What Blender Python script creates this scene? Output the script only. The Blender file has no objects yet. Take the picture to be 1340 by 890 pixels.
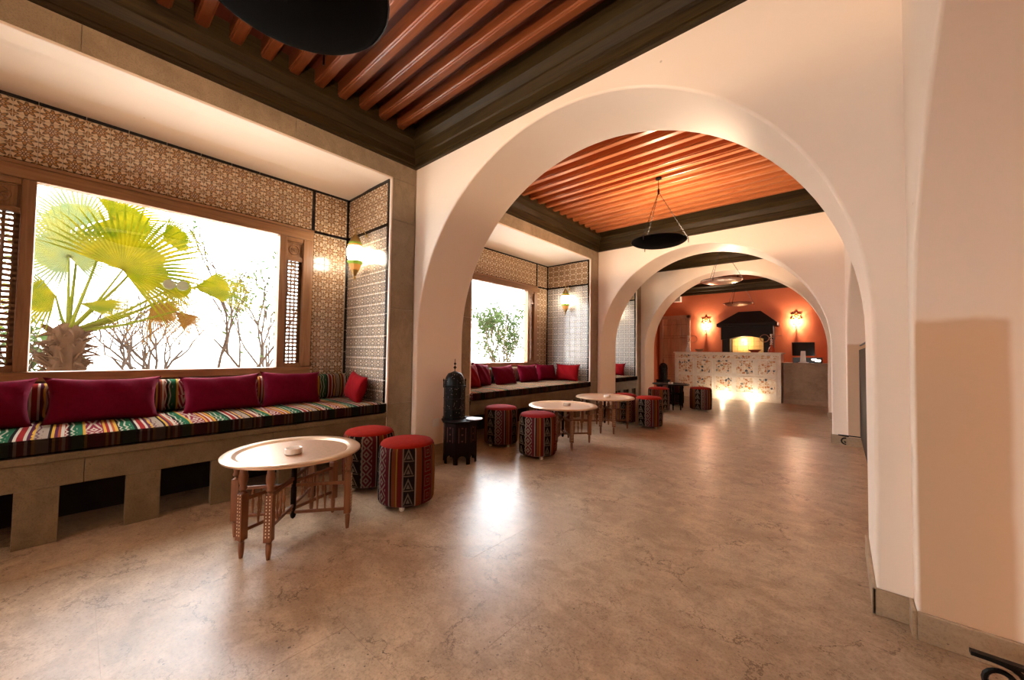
import bpy, bmesh, math, random
from mathutils import Vector, Matrix, Euler
PI = math.pi
random.seed(7)
SC = bpy.context.scene
COL = SC.collection

# ------------------------------------------------------------------ camera
cam_d = bpy.data.cameras.new('camera'); cam = bpy.data.objects.new('camera', cam_d); COL.objects.link(cam)
cam_d.sensor_width = 36; cam_d.sensor_fit = 'HORIZONTAL'; cam_d.lens = 496.37 / 1340 * 36
cam_d.clip_start = .02; cam_d.clip_end = 200
r_ = Vector((0.75577382, 0.65470341, 0.01301472)); u_ = Vector((0.01134632, -0.03296464, 0.99939211)); f_ = Vector((-0.65473445, 0.75516672, 0.03234229))
m = Matrix(((r_.x, u_.x, -f_.x, 0), (r_.y, u_.y, -f_.y, 0), (r_.z, u_.z, -f_.z, 1.05), (0, 0, 0, 1)))
cam.matrix_world = m
SC.camera = cam
# ------------------------------------------------------------------ world, sun, exposure
SKY_STRENGTH = 3.6
world = bpy.data.worlds.new('sky'); SC.world = world; world.use_nodes = True
bg = world.node_tree.nodes['Background']
bg.inputs[0].default_value = (0.92, 0.96, 1.0, 1); bg.inputs[1].default_value = SKY_STRENGTH
sun_d = bpy.data.lights.new('sun', 'SUN'); sun_d.energy = 1.0; sun_d.angle = .02; sun_d.color = (1, .95, .85)
sun = bpy.data.objects.new('sun', sun_d); COL.objects.link(sun)
sun.rotation_euler = Vector((-.25, -.55, -1.0)).to_track_quat('-Z', 'Y').to_euler()
SC.view_settings.view_transform = 'Standard'; SC.view_settings.look = 'None'
SC.view_settings.gamma = 1; SC.view_settings.use_curve_mapping = False
SC.view_settings.exposure = 2.55
P_CHAND = 12; P_LAMP = 1.2; P_SCONCE = 11; P_UP = .9; P_ALCOVE = 1.6
WARM = (1.0, .72, .48); WARM2 = (1.0, .74, .50)

# ------------------------------------------------------------------ node helpers
class NT:
    def __init__(s, name):
        s.m = bpy.data.materials.new(name); s.m.use_nodes = True; s.t = s.m.node_tree
        s.b = s.t.nodes['Principled BSDF']
    def n(s, typ, **kw):
        x = s.t.nodes.new(typ)
        for k, v in kw.items(): setattr(x, k, v)
        return x
    def put(s, sock, v):
        if isinstance(v, bpy.types.NodeSocket): s.t.links.new(v, sock)
        elif isinstance(v, (tuple, list)) and len(v) == 3 and sock.type == 'RGBA': sock.default_value = (*v, 1)
        else: sock.default_value = v
    def M(s, op, a, b=0.0, c=0.0, clamp=False):
        x = s.n('ShaderNodeMath', operation=op, use_clamp=clamp)
        s.put(x.inputs[0], a); s.put(x.inputs[1], b); s.put(x.inputs[2], c)
        return x.outputs[0]
    def mix(s, f, a, b):
        x = s.n('ShaderNodeMix', data_type='RGBA'); s.put(x.inputs[0], f); s.put(x.inputs[6], a); s.put(x.inputs[7], b)
        return x.outputs[2]
    def ramp(s, v, stops, const=False):
        x = s.n('ShaderNodeValToRGB'); e = x.color_ramp.elements
        if const: x.color_ramp.interpolation = 'CONSTANT'
        while len(e) < len(stops): e.new(0.5)
        for el, (p, c) in zip(e, stops): el.position = p; el.color = (*c, 1) if len(c) == 3 else c
        s.put(x.inputs[0], v); return x.outputs[0]
    def coord(s, kind='Object', scale=(1, 1, 1), rot=(0, 0, 0)):
        tc = s.n('ShaderNodeTexCoord'); mp = s.n('ShaderNodeMapping')
        mp.inputs['Scale'].default_value = scale; mp.inputs['Rotation'].default_value = rot
        s.t.links.new(tc.outputs[kind], mp.inputs[0]); return mp.outputs[0]
    def geo(s): return s.n('ShaderNodeNewGeometry').outputs['Position']
    def noise(s, vec, scale, detail=5, rough=.55, dist=0):
        x = s.n('ShaderNodeTexNoise'); x.inputs['Scale'].default_value = scale; x.inputs['Detail'].default_value = detail
        x.inputs['Roughness'].default_value = rough; x.inputs['Distortion'].default_value = dist
        s.put(x.inputs[0], vec); return x.outputs[0]
    def vor(s, vec, scale, feature='F1', out=0):
        x = s.n('ShaderNodeTexVoronoi', feature=feature); x.inputs['Scale'].default_value = scale
        s.put(x.inputs[0], vec); return x.outputs[out]
    def xyz(s, vec):
        x = s.n('ShaderNodeSeparateXYZ'); s.put(x.inputs[0], vec); return x.outputs
    def rnd(s): return s.n('ShaderNodeObjectInfo').outputs['Random']
    def bump(s, h, strength=.2, dist=.01):
        x = s.n('ShaderNodeBump'); x.inputs['Strength'].default_value = strength; x.inputs['Distance'].default_value = dist
        s.put(x.inputs['Height'], h); s.t.links.new(x.outputs[0], s.b.inputs['Normal'])
    def fin(s, col=None, rough=.6, metal=0, spec=None, coat=0, emis=None, es=0):
        if col is not None: s.put(s.b.inputs['Base Color'], col)
        s.put(s.b.inputs['Roughness'], rough); s.b.inputs['Metallic'].default_value = metal
        if spec is not None: s.b.inputs['Specular IOR Level'].default_value = spec
        if coat: s.b.inputs['Coat Weight'].default_value = coat
        if emis: s.b.inputs['Emission Color'].default_value = (*emis, 1); s.b.inputs['Emission Strength'].default_value = es
        return s.m

def plain(name, col, rough=.6, metal=0, var=.12, scale=14, **kw):
    t = NT(name); n = t.noise(t.coord(), scale)
    c = t.mix(n, tuple(x * (1 - var) for x in col), tuple(min(1, x * (1 + var)) for x in col))
    return t.fin(c, rough, metal, **kw)

def m_plaster(name, a, b, bump=.12):
    t = NT(name); p = t.geo()
    n1 = t.noise(p, 1.1, 3); n2 = t.noise(p, 9, 6); 
    c = t.mix(t.M('MULTIPLY', n1, 1.0), a, b); c = t.mix(t.M('MULTIPLY', n2, .25), c, tuple(x * .86 for x in b))
    sp = t.vor(p, 3.1); spot = t.M('LESS_THAN', sp, .022)
    c = t.mix(t.M('MULTIPLY', spot, .45), c, (.30, .18, .10))
    t.bump(t.noise(p, 22, 5), bump, .01)
    return t.fin(c, .52, spec=.22)

def m_jamb(name, a, b, xlo, xhi):  # plaster with the screen's cast shadow painted into its lower colour
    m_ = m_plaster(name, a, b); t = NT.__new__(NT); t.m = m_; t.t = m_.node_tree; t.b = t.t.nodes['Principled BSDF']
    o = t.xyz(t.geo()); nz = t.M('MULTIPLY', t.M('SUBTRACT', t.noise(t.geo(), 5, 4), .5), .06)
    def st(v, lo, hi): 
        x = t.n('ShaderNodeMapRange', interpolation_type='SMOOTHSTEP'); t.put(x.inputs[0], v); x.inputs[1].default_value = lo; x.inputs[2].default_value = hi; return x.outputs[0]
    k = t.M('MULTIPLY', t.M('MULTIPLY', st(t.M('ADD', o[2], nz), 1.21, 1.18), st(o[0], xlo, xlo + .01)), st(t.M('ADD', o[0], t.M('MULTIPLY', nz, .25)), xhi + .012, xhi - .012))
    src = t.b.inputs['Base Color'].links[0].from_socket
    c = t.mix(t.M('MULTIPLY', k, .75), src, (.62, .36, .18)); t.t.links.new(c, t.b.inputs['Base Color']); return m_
def m_stone(name, a, b, vein, rough=.5, obj=False, coat=0, scale=1.0, bump=.15, cracks=0):
    t = NT(name); p = t.geo()
    n1 = t.noise(p, 2.2 * scale, 8, .62, .6); n2 = t.noise(p, 26 * scale, 5, .7); n3 = t.noise(p, 5 * scale, 9, .7, 2.0)
    c = t.mix(t.ramp(n1, [(.3, (0, 0, 0)), (.7, (1, 1, 1))]), a, b)
    v = t.M('LESS_THAN', t.M('ABSOLUTE', t.M('SUBTRACT', n3, .5)), .0016)
    c = t.mix(t.M('MULTIPLY', t.M('MULTIPLY', v, t.ramp(n1, [(.45, (0, 0, 0)), (.6, (1, 1, 1))])), .55), c, vein)
    c = t.mix(t.M('MULTIPLY', t.ramp(n2, [(.56, (0, 0, 0)), (.72, (1, 1, 1))]), .35), c, vein)
    if obj:
        r = t.rnd(); c = t.mix(t.M('MULTIPLY', r, .22), c, tuple(x * .72 for x in b))
    mp = t.n('ShaderNodeMapping'); mp.inputs['Scale'].default_value = (2.2, 4.2, 3); mp.inputs['Rotation'].default_value = (0, 0, .7); t.put(mp.inputs[0], p)
    st = t.noise(mp.outputs[0], 1.6, 9, .72, .8)
    c = t.mix(t.M('MULTIPLY', t.ramp(st, [(.45, (0, 0, 0)), (.62, (1, 1, 1))]), .42), c, tuple(x * 1.25 for x in b))
    f1 = t.noise(p, 120 * scale, 3, .7); f2 = t.noise(p, 9 * scale, 6, .7)
    c = t.mix(t.M('MULTIPLY', t.ramp(f1, [(.5, (0, 0, 0)), (.62, (1, 1, 1))]), .32), c, vein)
    c = t.mix(t.M('MULTIPLY', t.ramp(f2, [(.5, (0, 0, 0)), (.72, (1, 1, 1))]), .45), c, tuple(x * .8 for x in a))
    pit = t.M('MULTIPLY', t.M('LESS_THAN', t.vor(p, 17 * scale), .07), t.ramp(f2, [(.5, (0, 0, 0)), (.55, (1, 1, 1))]))
    c = t.mix(t.M('MULTIPLY', pit, .8), c, tuple(x * .5 for x in vein))
    if cracks:
        dn = t.n('ShaderNodeTexNoise'); dn.inputs['Scale'].default_value = 2.6; dn.inputs['Detail'].default_value = 7; dn.inputs['Roughness'].default_value = .68; t.put(dn.inputs[0], p)
        vm = t.n('ShaderNodeVectorMath', operation='MULTIPLY_ADD'); t.put(vm.inputs[0], dn.outputs['Color']); vm.inputs[1].default_value = (.75, .75, .75); t.put(vm.inputs[2], p)
        for sc_, wd, am, mk in ((1.5, .010, .75, .46), (3.7, .014, .55, .50), (9.0, .020, .4, .48)):
            e = t.vor(vm.outputs[0], sc_, 'DISTANCE_TO_EDGE'); msk = t.ramp(t.noise(p, 1.9 + sc_, 4), [(mk, (0, 0, 0)), (mk + .06, (1, 1, 1))])
            c = t.mix(t.M('MULTIPLY', t.M('MULTIPLY', t.M('LESS_THAN', e, wd), msk), am), c, vein)
        f3 = t.noise(p, 48, 6, .8); c = t.mix(t.M('MULTIPLY', t.ramp(f3, [(.54, (0, 0, 0)), (.64, (1, 1, 1))]), .30), c, tuple(x * .7 for x in a))
        f4 = t.noise(vm.outputs[0], 5.5, 8, .75); c = t.mix(t.M('MULTIPLY', t.ramp(f4, [(.50, (0, 0, 0)), (.60, (1, 1, 1))]), .35), c, tuple(min(1, x * 1.3) for x in b))
        pt = t.M('LESS_THAN', t.vor(p, 26), .085); c = t.mix(t.M('MULTIPLY', t.M('MULTIPLY', pt, t.M('GREATER_THAN', t.noise(p, 7), .5)), .85), c, tuple(x * .35 for x in vein))
    t.bump(n2, bump, .004)
    rr = t.M('ADD', t.M('MULTIPLY', n1, .16), rough - .08)
    return t.fin(c, rr, coat=coat, spec=.4)

def m_wood(name, a, b, rough=.45, axis=1, scale=1.0, obj=True, spec=None):
    t = NT(name); sc = [16, 16, 16]; sc[axis] = 1.1
    v = t.coord('Object', tuple(x * scale for x in sc))
    n = t.noise(v, 1.6, 7, .6, 1.2); n2 = t.noise(v, 7, 4, .7)
    c = t.mix(t.ramp(n, [(.3, (0, 0, 0)), (.68, (1, 1, 1))]), a, b)
    c = t.mix(t.M('MULTIPLY', n2, .3), c, tuple(x * .5 for x in a))
    if obj: c = t.mix(t.M('MULTIPLY', t.rnd(), .35), c, tuple(x * .75 for x in a))
    t.bump(n2, .2, .002)
    return t.fin(c, rough, spec=spec)

def m_tile(name, ground, petal, dark, red, mode=0):
    t = NT(name); tc = t.n('ShaderNodeTexCoord').outputs['UV']
    o = t.xyz(tc)
    def flower(u, v, k, R, amp, ph=0):
        r = t.M('SQRT', t.M('ADD', t.M('MULTIPLY', u, u), t.M('MULTIPLY', v, v)))
        a = t.M('ARCTAN2', v, u)
        w = t.M('ADD', t.M('MULTIPLY', t.M('COSINE', t.M('ADD', t.M('MULTIPLY', a, k), ph)), amp), R)
        return r, a, t.M('DIVIDE', r, w)
    if mode == 0:
        u = t.M('SUBTRACT', o[0], .5); v = t.M('SUBTRACT', o[1], .5)
    else:
        u = t.M('SUBTRACT', t.M('FRACT', t.M('MULTIPLY', o[0], 1.0)), .5); v = t.M('SUBTRACT', o[1], .5)
    r, a, q = flower(u, v, 8, .36, .10)
    ins = t.M('LESS_THAN', q, 1.0)
    col = t.mix(ins, ground, petal)
    out = t.M('LESS_THAN', t.M('ABSOLUTE', t.M('SUBTRACT', q, 1.0)), .14)
    col = t.mix(t.M('MULTIPLY', out, .9), col, dark)
    r1, a1, q1 = flower(u, v, 8, .20, .07, PI)
    col = t.mix(t.M('LESS_THAN', q1, 1.0), col, ground)
    col = t.mix(t.M('LESS_THAN', t.M('ABSOLUTE', t.M('SUBTRACT', q1, 1.0)), .13), col, dark)
    r2, a2, q2 = flower(u, v, 8, .135, .06)
    col = t.mix(t.M('LESS_THAN', q2, 1.0), col, red)
    col = t.mix(t.M('LESS_THAN', r2, .035), col, ground)
    au = t.M('SUBTRACT', .5, t.M('ABSOLUTE', u)); av = t.M('SUBTRACT', .5, t.M('ABSOLUTE', v))
    r3, a3, q3 = flower(au, av, 4, .15 if mode == 0 else .17, .05, 0 if mode == 0 else PI)
    col = t.mix(t.M('LESS_THAN', q3, 1.0), col, petal)
    col = t.mix(t.M('LESS_THAN', t.M('ABSOLUTE', t.M('SUBTRACT', q3, 1.0)), .16), col, dark)
    if mode == 1:
        r4, a4, q4 = flower(t.M('SUBTRACT', t.M('ABSOLUTE', u), .27), t.M('SUBTRACT', t.M('ABSOLUTE', v), .27), 5, .13, .05)
        col = t.mix(t.M('LESS_THAN', t.M('ABSOLUTE', t.M('SUBTRACT', q4, 1.0)), .26), col, dark)
    n = t.noise(t.geo(), 60, 3)
    col = t.mix(t.M('MULTIPLY', n, .25), col, ground)
    col = t.mix(t.M('MULTIPLY', t.rnd(), .18), col, dark)
    t.bump(n, .06, .002)
    return t.fin(col, .16, spec=.6)

# warm Berber textile: stripes along UV.u, motifs with UV.v
KIL = {'r': (.30, .02, .02), 'b': (.012, .011, .012), 'w': (.62, .52, .40), 'g': (.015, .12, .055), 'y': (.68, .36, .05), 'o': (.42, .09, .03), 'm': (.26, .025, .05), 'e': (.36, .27, .2), 'p': (.10, .02, .05)}
def m_kilim(name, seq, period, motif, vs, dim=1.0):
    t = NT(name); o = t.xyz(t.n('ShaderNodeTexCoord').outputs['UV'])
    u = t.M('FRACT', t.M('DIVIDE', o[0], period)); v = t.M('MULTIPLY', o[1], vs)
    tot = sum(w for w, c in seq); st = []; p = 0
    for w, c in seq: st.append((min(.999, p / tot), tuple(x * dim for x in KIL[c]))); p += w
    # a colour ramp holds 32 stops at most
    col = t.ramp(u, st, True)
    fv = t.M('FRACT', v)
    for (a, b, kind, c) in motif:
        lu = t.M('DIVIDE', t.M('SUBTRACT', u, a), b - a)
        inb = t.M('MULTIPLY', t.M('GREATER_THAN', lu, 0), t.M('LESS_THAN', lu, 1))
        cu = t.M('ABSOLUTE', t.M('SUBTRACT', lu, .5)); cv = t.M('ABSOLUTE', t.M('SUBTRACT', fv, .5))
        if kind == 'tri':
            d = t.M('ADD', t.M('MULTIPLY', cu, 2.2), t.M('MULTIPLY', fv, 1.2))
            k = t.M('MULTIPLY', t.M('LESS_THAN', t.M('ABSOLUTE', t.M('SUBTRACT', d, .95)), .13), t.M('GREATER_THAN', fv, .12))
            k = t.M('MAXIMUM', k, t.M('MULTIPLY', t.M('LESS_THAN', d, .6), t.M('GREATER_THAN', fv, .18)))
            k = t.M('MAXIMUM', k, t.M('LESS_THAN', fv, .07))
        elif kind == 'dia':
            d = t.M('ADD', cu, cv)
            k = t.M('LESS_THAN', t.M('ABSOLUTE', t.M('SUBTRACT', t.M('FRACT', t.M('MULTIPLY', d, 2.6)), .5)), .22)
        elif kind == 'box':
            d = t.M('MAXIMUM', cu, cv)
            k = t.M('LESS_THAN', t.M('ABSOLUTE', t.M('SUBTRACT', t.M('FRACT', t.M('MULTIPLY', d, 4.2)), .5)), .12)
        else:  # zig
            zz = t.M('PINGPONG', t.M('MULTIPLY', fv, 4), 1.0)
            k = t.M('LESS_THAN', t.M('ABSOLUTE', t.M('SUBTRACT', t.M('FRACT', t.M('ADD', t.M('MULTIPLY', lu, 2), t.M('MULTIPLY', zz, .5))), .5)), .16)
        col = t.mix(t.M('MULTIPLY', t.M('MULTIPLY', inb, k), .85), col, tuple(x * dim for x in KIL[c]))
    w1 = t.noise(t.geo(), 260, 2, .7)
    col = t.mix(t.M('MULTIPLY', w1, .35), col, (.05, .03, .025))
    t.bump(w1, .5, .003)
    return t.fin(col, .95, spec=.0)

def m_velvet(name, col):
    t = NT(name); n = t.noise(t.geo(), 35, 4); c = t.mix(n, tuple(x * .75 for x in col), tuple(x * 1.2 for x in col))
    t.bump(t.noise(t.geo(), 16, 3), .25, .01)
    t.b.inputs['Sheen Weight'].default_value = .04; t.b.inputs['Sheen Roughness'].default_value = .4
    t.b.inputs['Sheen Tint'].default_value = (1, .35, .4, 1)
    return t.fin(c, .85, spec=.05)

def m_leaf(name, a, b, trans=.5):
    t = NT(name); n = t.noise(t.geo(), 5, 4); c = t.mix(t.ramp(n, [(.35, (0, 0, 0)), (.65, (1, 1, 1))]), a, b)
    t.put(t.b.inputs['Base Color'], c); t.b.inputs['Roughness'].default_value = .7; t.b.inputs['Specular IOR Level'].default_value = .02
    tr = t.n('ShaderNodeBsdfTranslucent'); t.t.links.new(c, tr.inputs[0])
    mx = t.n('ShaderNodeMixShader'); mx.inputs[0].default_value = trans
    t.t.links.new(t.b.outputs[0], mx.inputs[1]); t.t.links.new(tr.outputs[0], mx.inputs[2])
    t.t.links.new(mx.outputs[0], t.t.nodes['Material Output'].inputs[0]); return t.m

def m_glass():
    t = NT('window_glass'); tr = t.n('ShaderNodeBsdfTransparent'); gl = t.n('ShaderNodeBsdfGlossy'); gl.inputs[1].default_value = .02
    mx = t.n('ShaderNodeMixShader'); mx.inputs[0].default_value = .05
    t.t.links.new(tr.outputs[0], mx.inputs[1]); t.t.links.new(gl.outputs[0], mx.inputs[2])
    t.t.links.new(mx.outputs[0], t.t.nodes['Material Output'].inputs[0]); return t.m

MAT = {}
MAT['plaster'] = m_plaster('warm_plaster', (.84, .68, .54), (.90, .76, .63))
MAT['plaster_j1'] = m_jamb('painted_shadow_plaster', (.84, .68, .54), (.90, .76, .63), .208, .44)
MAT['plaster_j2'] = m_jamb('painted_shadow_plaster', (.84, .68, .54), (.90, .76, .63), .052, .30)
MAT['plaster2'] = m_plaster('ochre_plaster', (.72, .53, .37), (.80, .62, .46))
MAT['orange'] = m_plaster('orange_plaster', (.58, .145, .062), (.68, .21, .11))
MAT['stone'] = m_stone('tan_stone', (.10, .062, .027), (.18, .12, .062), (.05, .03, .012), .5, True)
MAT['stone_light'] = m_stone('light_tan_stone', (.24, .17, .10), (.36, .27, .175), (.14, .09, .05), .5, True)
MAT['floor'] = m_stone('polished_floor_stone', (.30, .190, .110), (.49, .355, .235), (.12, .068, .034), .33, True, scale=.8, bump=.08, cracks=1)
MAT['joint'] = plain('floor_joint', (.33, .22, .14), .6)
MAT['skirt'] = m_stone('skirting_stone', (.30, .20, .115), (.42, .30, .19), (.18, .11, .06), .4, True)
MAT['frame'] = m_wood('window_wood', (.20, .085, .030), (.40, .20, .085), .4)
MAT['frame_v'] = m_wood('window_wood_upright', (.20, .085, .030), (.40, .20, .085), .4, axis=2)
MAT['cornice'] = m_wood('cornice_wood', (.016, .009, .003), (.055, .033, .009), .5, axis=0, obj=False, spec=.2)
MAT['cornice_y'] = m_wood('cornice_wood_long', (.016, .009, .003), (.055, .033, .009), .5, axis=1, obj=False, spec=.2)
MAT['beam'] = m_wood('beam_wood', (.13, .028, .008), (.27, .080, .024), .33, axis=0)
MAT['beam_lit'] = m_wood('lamplit_beam_wood', (.44, .10, .028), (.66, .25, .09), .33, axis=0)  # same beam wood, with the bowl lamp's glow put into the colour
MAT['deck_lit'] = m_wood('lamplit_board_wood', (.34, .05, .016), (.52, .12, .045), .5, axis=0, obj=False)  # boards between those beams, lamplight likewise mixed into the colour
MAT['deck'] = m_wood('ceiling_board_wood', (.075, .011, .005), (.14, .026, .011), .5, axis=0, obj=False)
MAT['tile'] = m_tile('flower_tile_glaze', (.64, .46, .30), (.30, .125, .028), (.016, .007, .005), (.055, .012, .009))
MAT['tile2'] = m_tile('scroll_tile_glaze', (.62, .50, .37), (.42, .29, .16), (.05, .045, .055), (.14, .07, .05), 1)
MAT['tile3'] = m_tile('pale_scroll_tile_glaze', (.62, .57, .50), (.46, .40, .33), (.07, .07, .09), (.14, .11, .11), 1)
MAT['black'] = plain('black_glaze', (.004, .003, .004), .2)
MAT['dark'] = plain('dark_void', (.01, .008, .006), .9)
MAT['grout'] = plain('tile_grout', (.50, .40, .30), .8)
MAT['glass'] = m_glass()
MAT['iron'] = plain('black_iron', (.006, .005, .004), .45, .6)
MAT['bowl'] = plain('dark_bronze', (.004, .003, .0025), .8, .0, var=.5, scale=22, spec=.02)
MAT['bowl_pale'] = plain('pale_copper', (.85, .60, .48), .28, .55)
MAT['bowl_red'] = plain('red_copper', (.40, .16, .10), .35, .7)
MAT['brass'] = plain('aged_brass', (.45, .29, .10), .35, .85)
MAT['velvet'] = m_velvet('crimson_velvet', (.11, .0012, .012))
MAT['velvet2'] = m_velvet('scarlet_velvet', (.18, .003, .005))
MAT['ott_top'] = m_velvet('orange_red_suede', (.24, .012, .005))
MAT['ott_top2'] = m_velvet('rose_red_suede', (.25, .016, .018))
SEQ_O = [(8, 'r'), (1, 'e'), (2, 'o'), (1, 'y'), (2, 'o'), (1, 'e'), (1, 'b'), (9, 'b'), (1, 'w'), (9, 'm'), (1, 'w'), (1, 'b'), (3, 'o'), (1, 'y'), (3, 'r'), (1, 'e'), (7, 'b'), (1, 'w'), (4, 'o'), (1, 'b')]
MAT['kil_o'] = m_kilim('berber_stool_cloth', SEQ_O, .59, [(.005, .13, 'box', 'e'), (.26, .40, 'tri', 'w'), (.425, .56, 'dia', 'w'), (.765, .89, 'tri', 'e')], 10.5, .34)
SEQ_B = [(6, 'm'), (1, 'y'), (1, 'r'), (1, 'w'), (1, 'o'), (1, 'y'), (1, 'b'), (5, 'g'), (1, 'b'), (1, 'w'), (2, 'r'), (1, 'w'), (1, 'p'), (1, 'y'), (4, 'e'), (1, 'b'), (1, 'y'), (1, 'p'), (1, 'o'), (1, 'w'), (1, 'r'), (1, 'b'), (4, 'g'), (1, 'y')]
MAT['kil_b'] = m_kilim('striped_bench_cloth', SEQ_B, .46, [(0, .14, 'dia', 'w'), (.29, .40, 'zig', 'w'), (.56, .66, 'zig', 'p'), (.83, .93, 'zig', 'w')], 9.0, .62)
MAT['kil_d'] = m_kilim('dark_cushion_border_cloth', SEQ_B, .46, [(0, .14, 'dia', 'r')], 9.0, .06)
MAT['tray'] = plain('engraved_copper_tray', (.55, .34, .21), .34, .55, var=.25, scale=60)
MAT['tray_rim'] = plain('tray_rim', (.60, .40, .25), .3, .5)
MAT['twood'] = m_wood('carved_table_wood', (.16, .048, .016), (.28, .105, .038), .45, axis=2)
MAT['tdark'] = m_wood('dark_table_wood', (.005, .002, .0015), (.011, .003, .002), .5, axis=2, spec=.12)
MAT['inlay'] = plain('pale_inlay', (.75, .62, .45), .5)
MAT['ceramic'] = plain('white_ceramic', (.82, .76, .68), .25, var=.03)
MAT['white'] = plain('white_plastic', (.80, .77, .72), .4, var=.03)
MAT['hood'] = m_plaster('charcoal_plaster', (.020, .020, .024), (.032, .032, .038), .05)
MAT['door'] = m_wood('old_door_wood', (.52, .35, .27), (.70, .52, .42), .6, axis=2)
MAT['black_pl'] = plain('black_plastic', (.012, .011, .011), .35)
MAT['marble'] = m_stone('pale_marble', (.72, .64, .53), (.80, .73, .63), (.45, .36, .26), .4)
MAT['bark'] = plain('palm_bark', (.026, .013, .007), .95, var=.7, scale=18, spec=0)
MAT['palm'] = m_leaf('palm_leaf', (.034, .044, .0006), (.100, .078, .0012), .6)
MAT['palm2'] = m_leaf('palm_leaf_pale', (.06, .075, .035), (.09, .085, .02), .6)
MAT['palm_dry'] = m_leaf('palm_leaf_dry', (.055, .022, .004), (.08, .042, .005), .5)
MAT['petiole'] = plain('petiole_green', (.045, .05, .004), .7, spec=0)
MAT['leaf'] = m_leaf('shrub_leaf', (.018, .038, .008), (.05, .07, .025), .5)
MAT['twig'] = plain('twig_bark', (.04, .027, .02), .8, spec=0)
MAT['gwall'] = m_plaster('garden_wall_render', (.90, .88, .86), (.96, .95, .94))
MAT['gravel'] = plain('garden_gravel', (.80, .76, .70), .9, var=.3, scale=30)
def m_mosaic():
    t = NT('broken_tile_mosaic'); p = t.geo(); c = t.vor(p, 19, 'F1', 1); e = t.vor(p, 19, 'DISTANCE_TO_EDGE')
    h = t.xyz(c)[0]
    col = t.ramp(h, [(0, (.74, .60, .42)), (.30, (.60, .42, .26)), (.46, (.50, .20, .07)), (.60, (.72, .58, .42)), (.72, (.08, .09, .10)), (.79, (.58, .34, .15)), (.90, (.25, .22, .16)), (.94, (.8, .74, .62))], True)
    col = t.mix(t.M('LESS_THAN', e, .06), col, (.80, .72, .60)); return t.fin(col, .3)
MAT['mosaic'] = m_mosaic()
def m_lattern():
    t = NT('pierced_black_metal'); v = t.vor(t.coord('Object'), 42); k = t.M('LESS_THAN', v, .17)
    c = t.mix(k, (.003, .003, .003), (.22, .18, .16)); return t.fin(c, .4, 0, spec=.15)
MAT['pierced'] = m_lattern()
def emit(name, col, s):
    t = NT(name); return t.fin(col, .5, emis=col, es=s)
MAT['bulb'] = emit('lit_bulb', (1, .80, .55), 30)
def m_lampglass(name, col, s_, tr):
    t = NT(name); e = t.n('ShaderNodeEmission'); e.inputs[0].default_value = (*col, 1); e.inputs[1].default_value = s_
    tb = t.n('ShaderNodeBsdfTransparent'); mx = t.n('ShaderNodeMixShader'); mx.inputs[0].default_value = tr
    t.t.links.new(e.outputs[0], mx.inputs[1]); t.t.links.new(tb.outputs[0], mx.inputs[2]); t.t.links.new(mx.outputs[0], t.t.nodes['Material Output'].inputs[0]); return t.m
MAT['lampglass'] = m_lampglass('lit_lamp_glass', (1, .88, .72), 9, .5)
MAT['lampgreen'] = emit('lit_green_glass', (.22, .34, .03), .10)
MAT['lampamber'] = emit('lit_amber_glass', (.50, .20, .04), .14)
MAT['uplens'] = emit('lit_floor_spot', (1, .90, .75), 25)
MAT['hookglass'] = plain('smoke_pipe_glass', (.78, .80, .80), .25, .1)
MAT['hookred'] = plain('smoke_pipe_red_glass', (.60, .12, .06), .2, .1)

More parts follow.
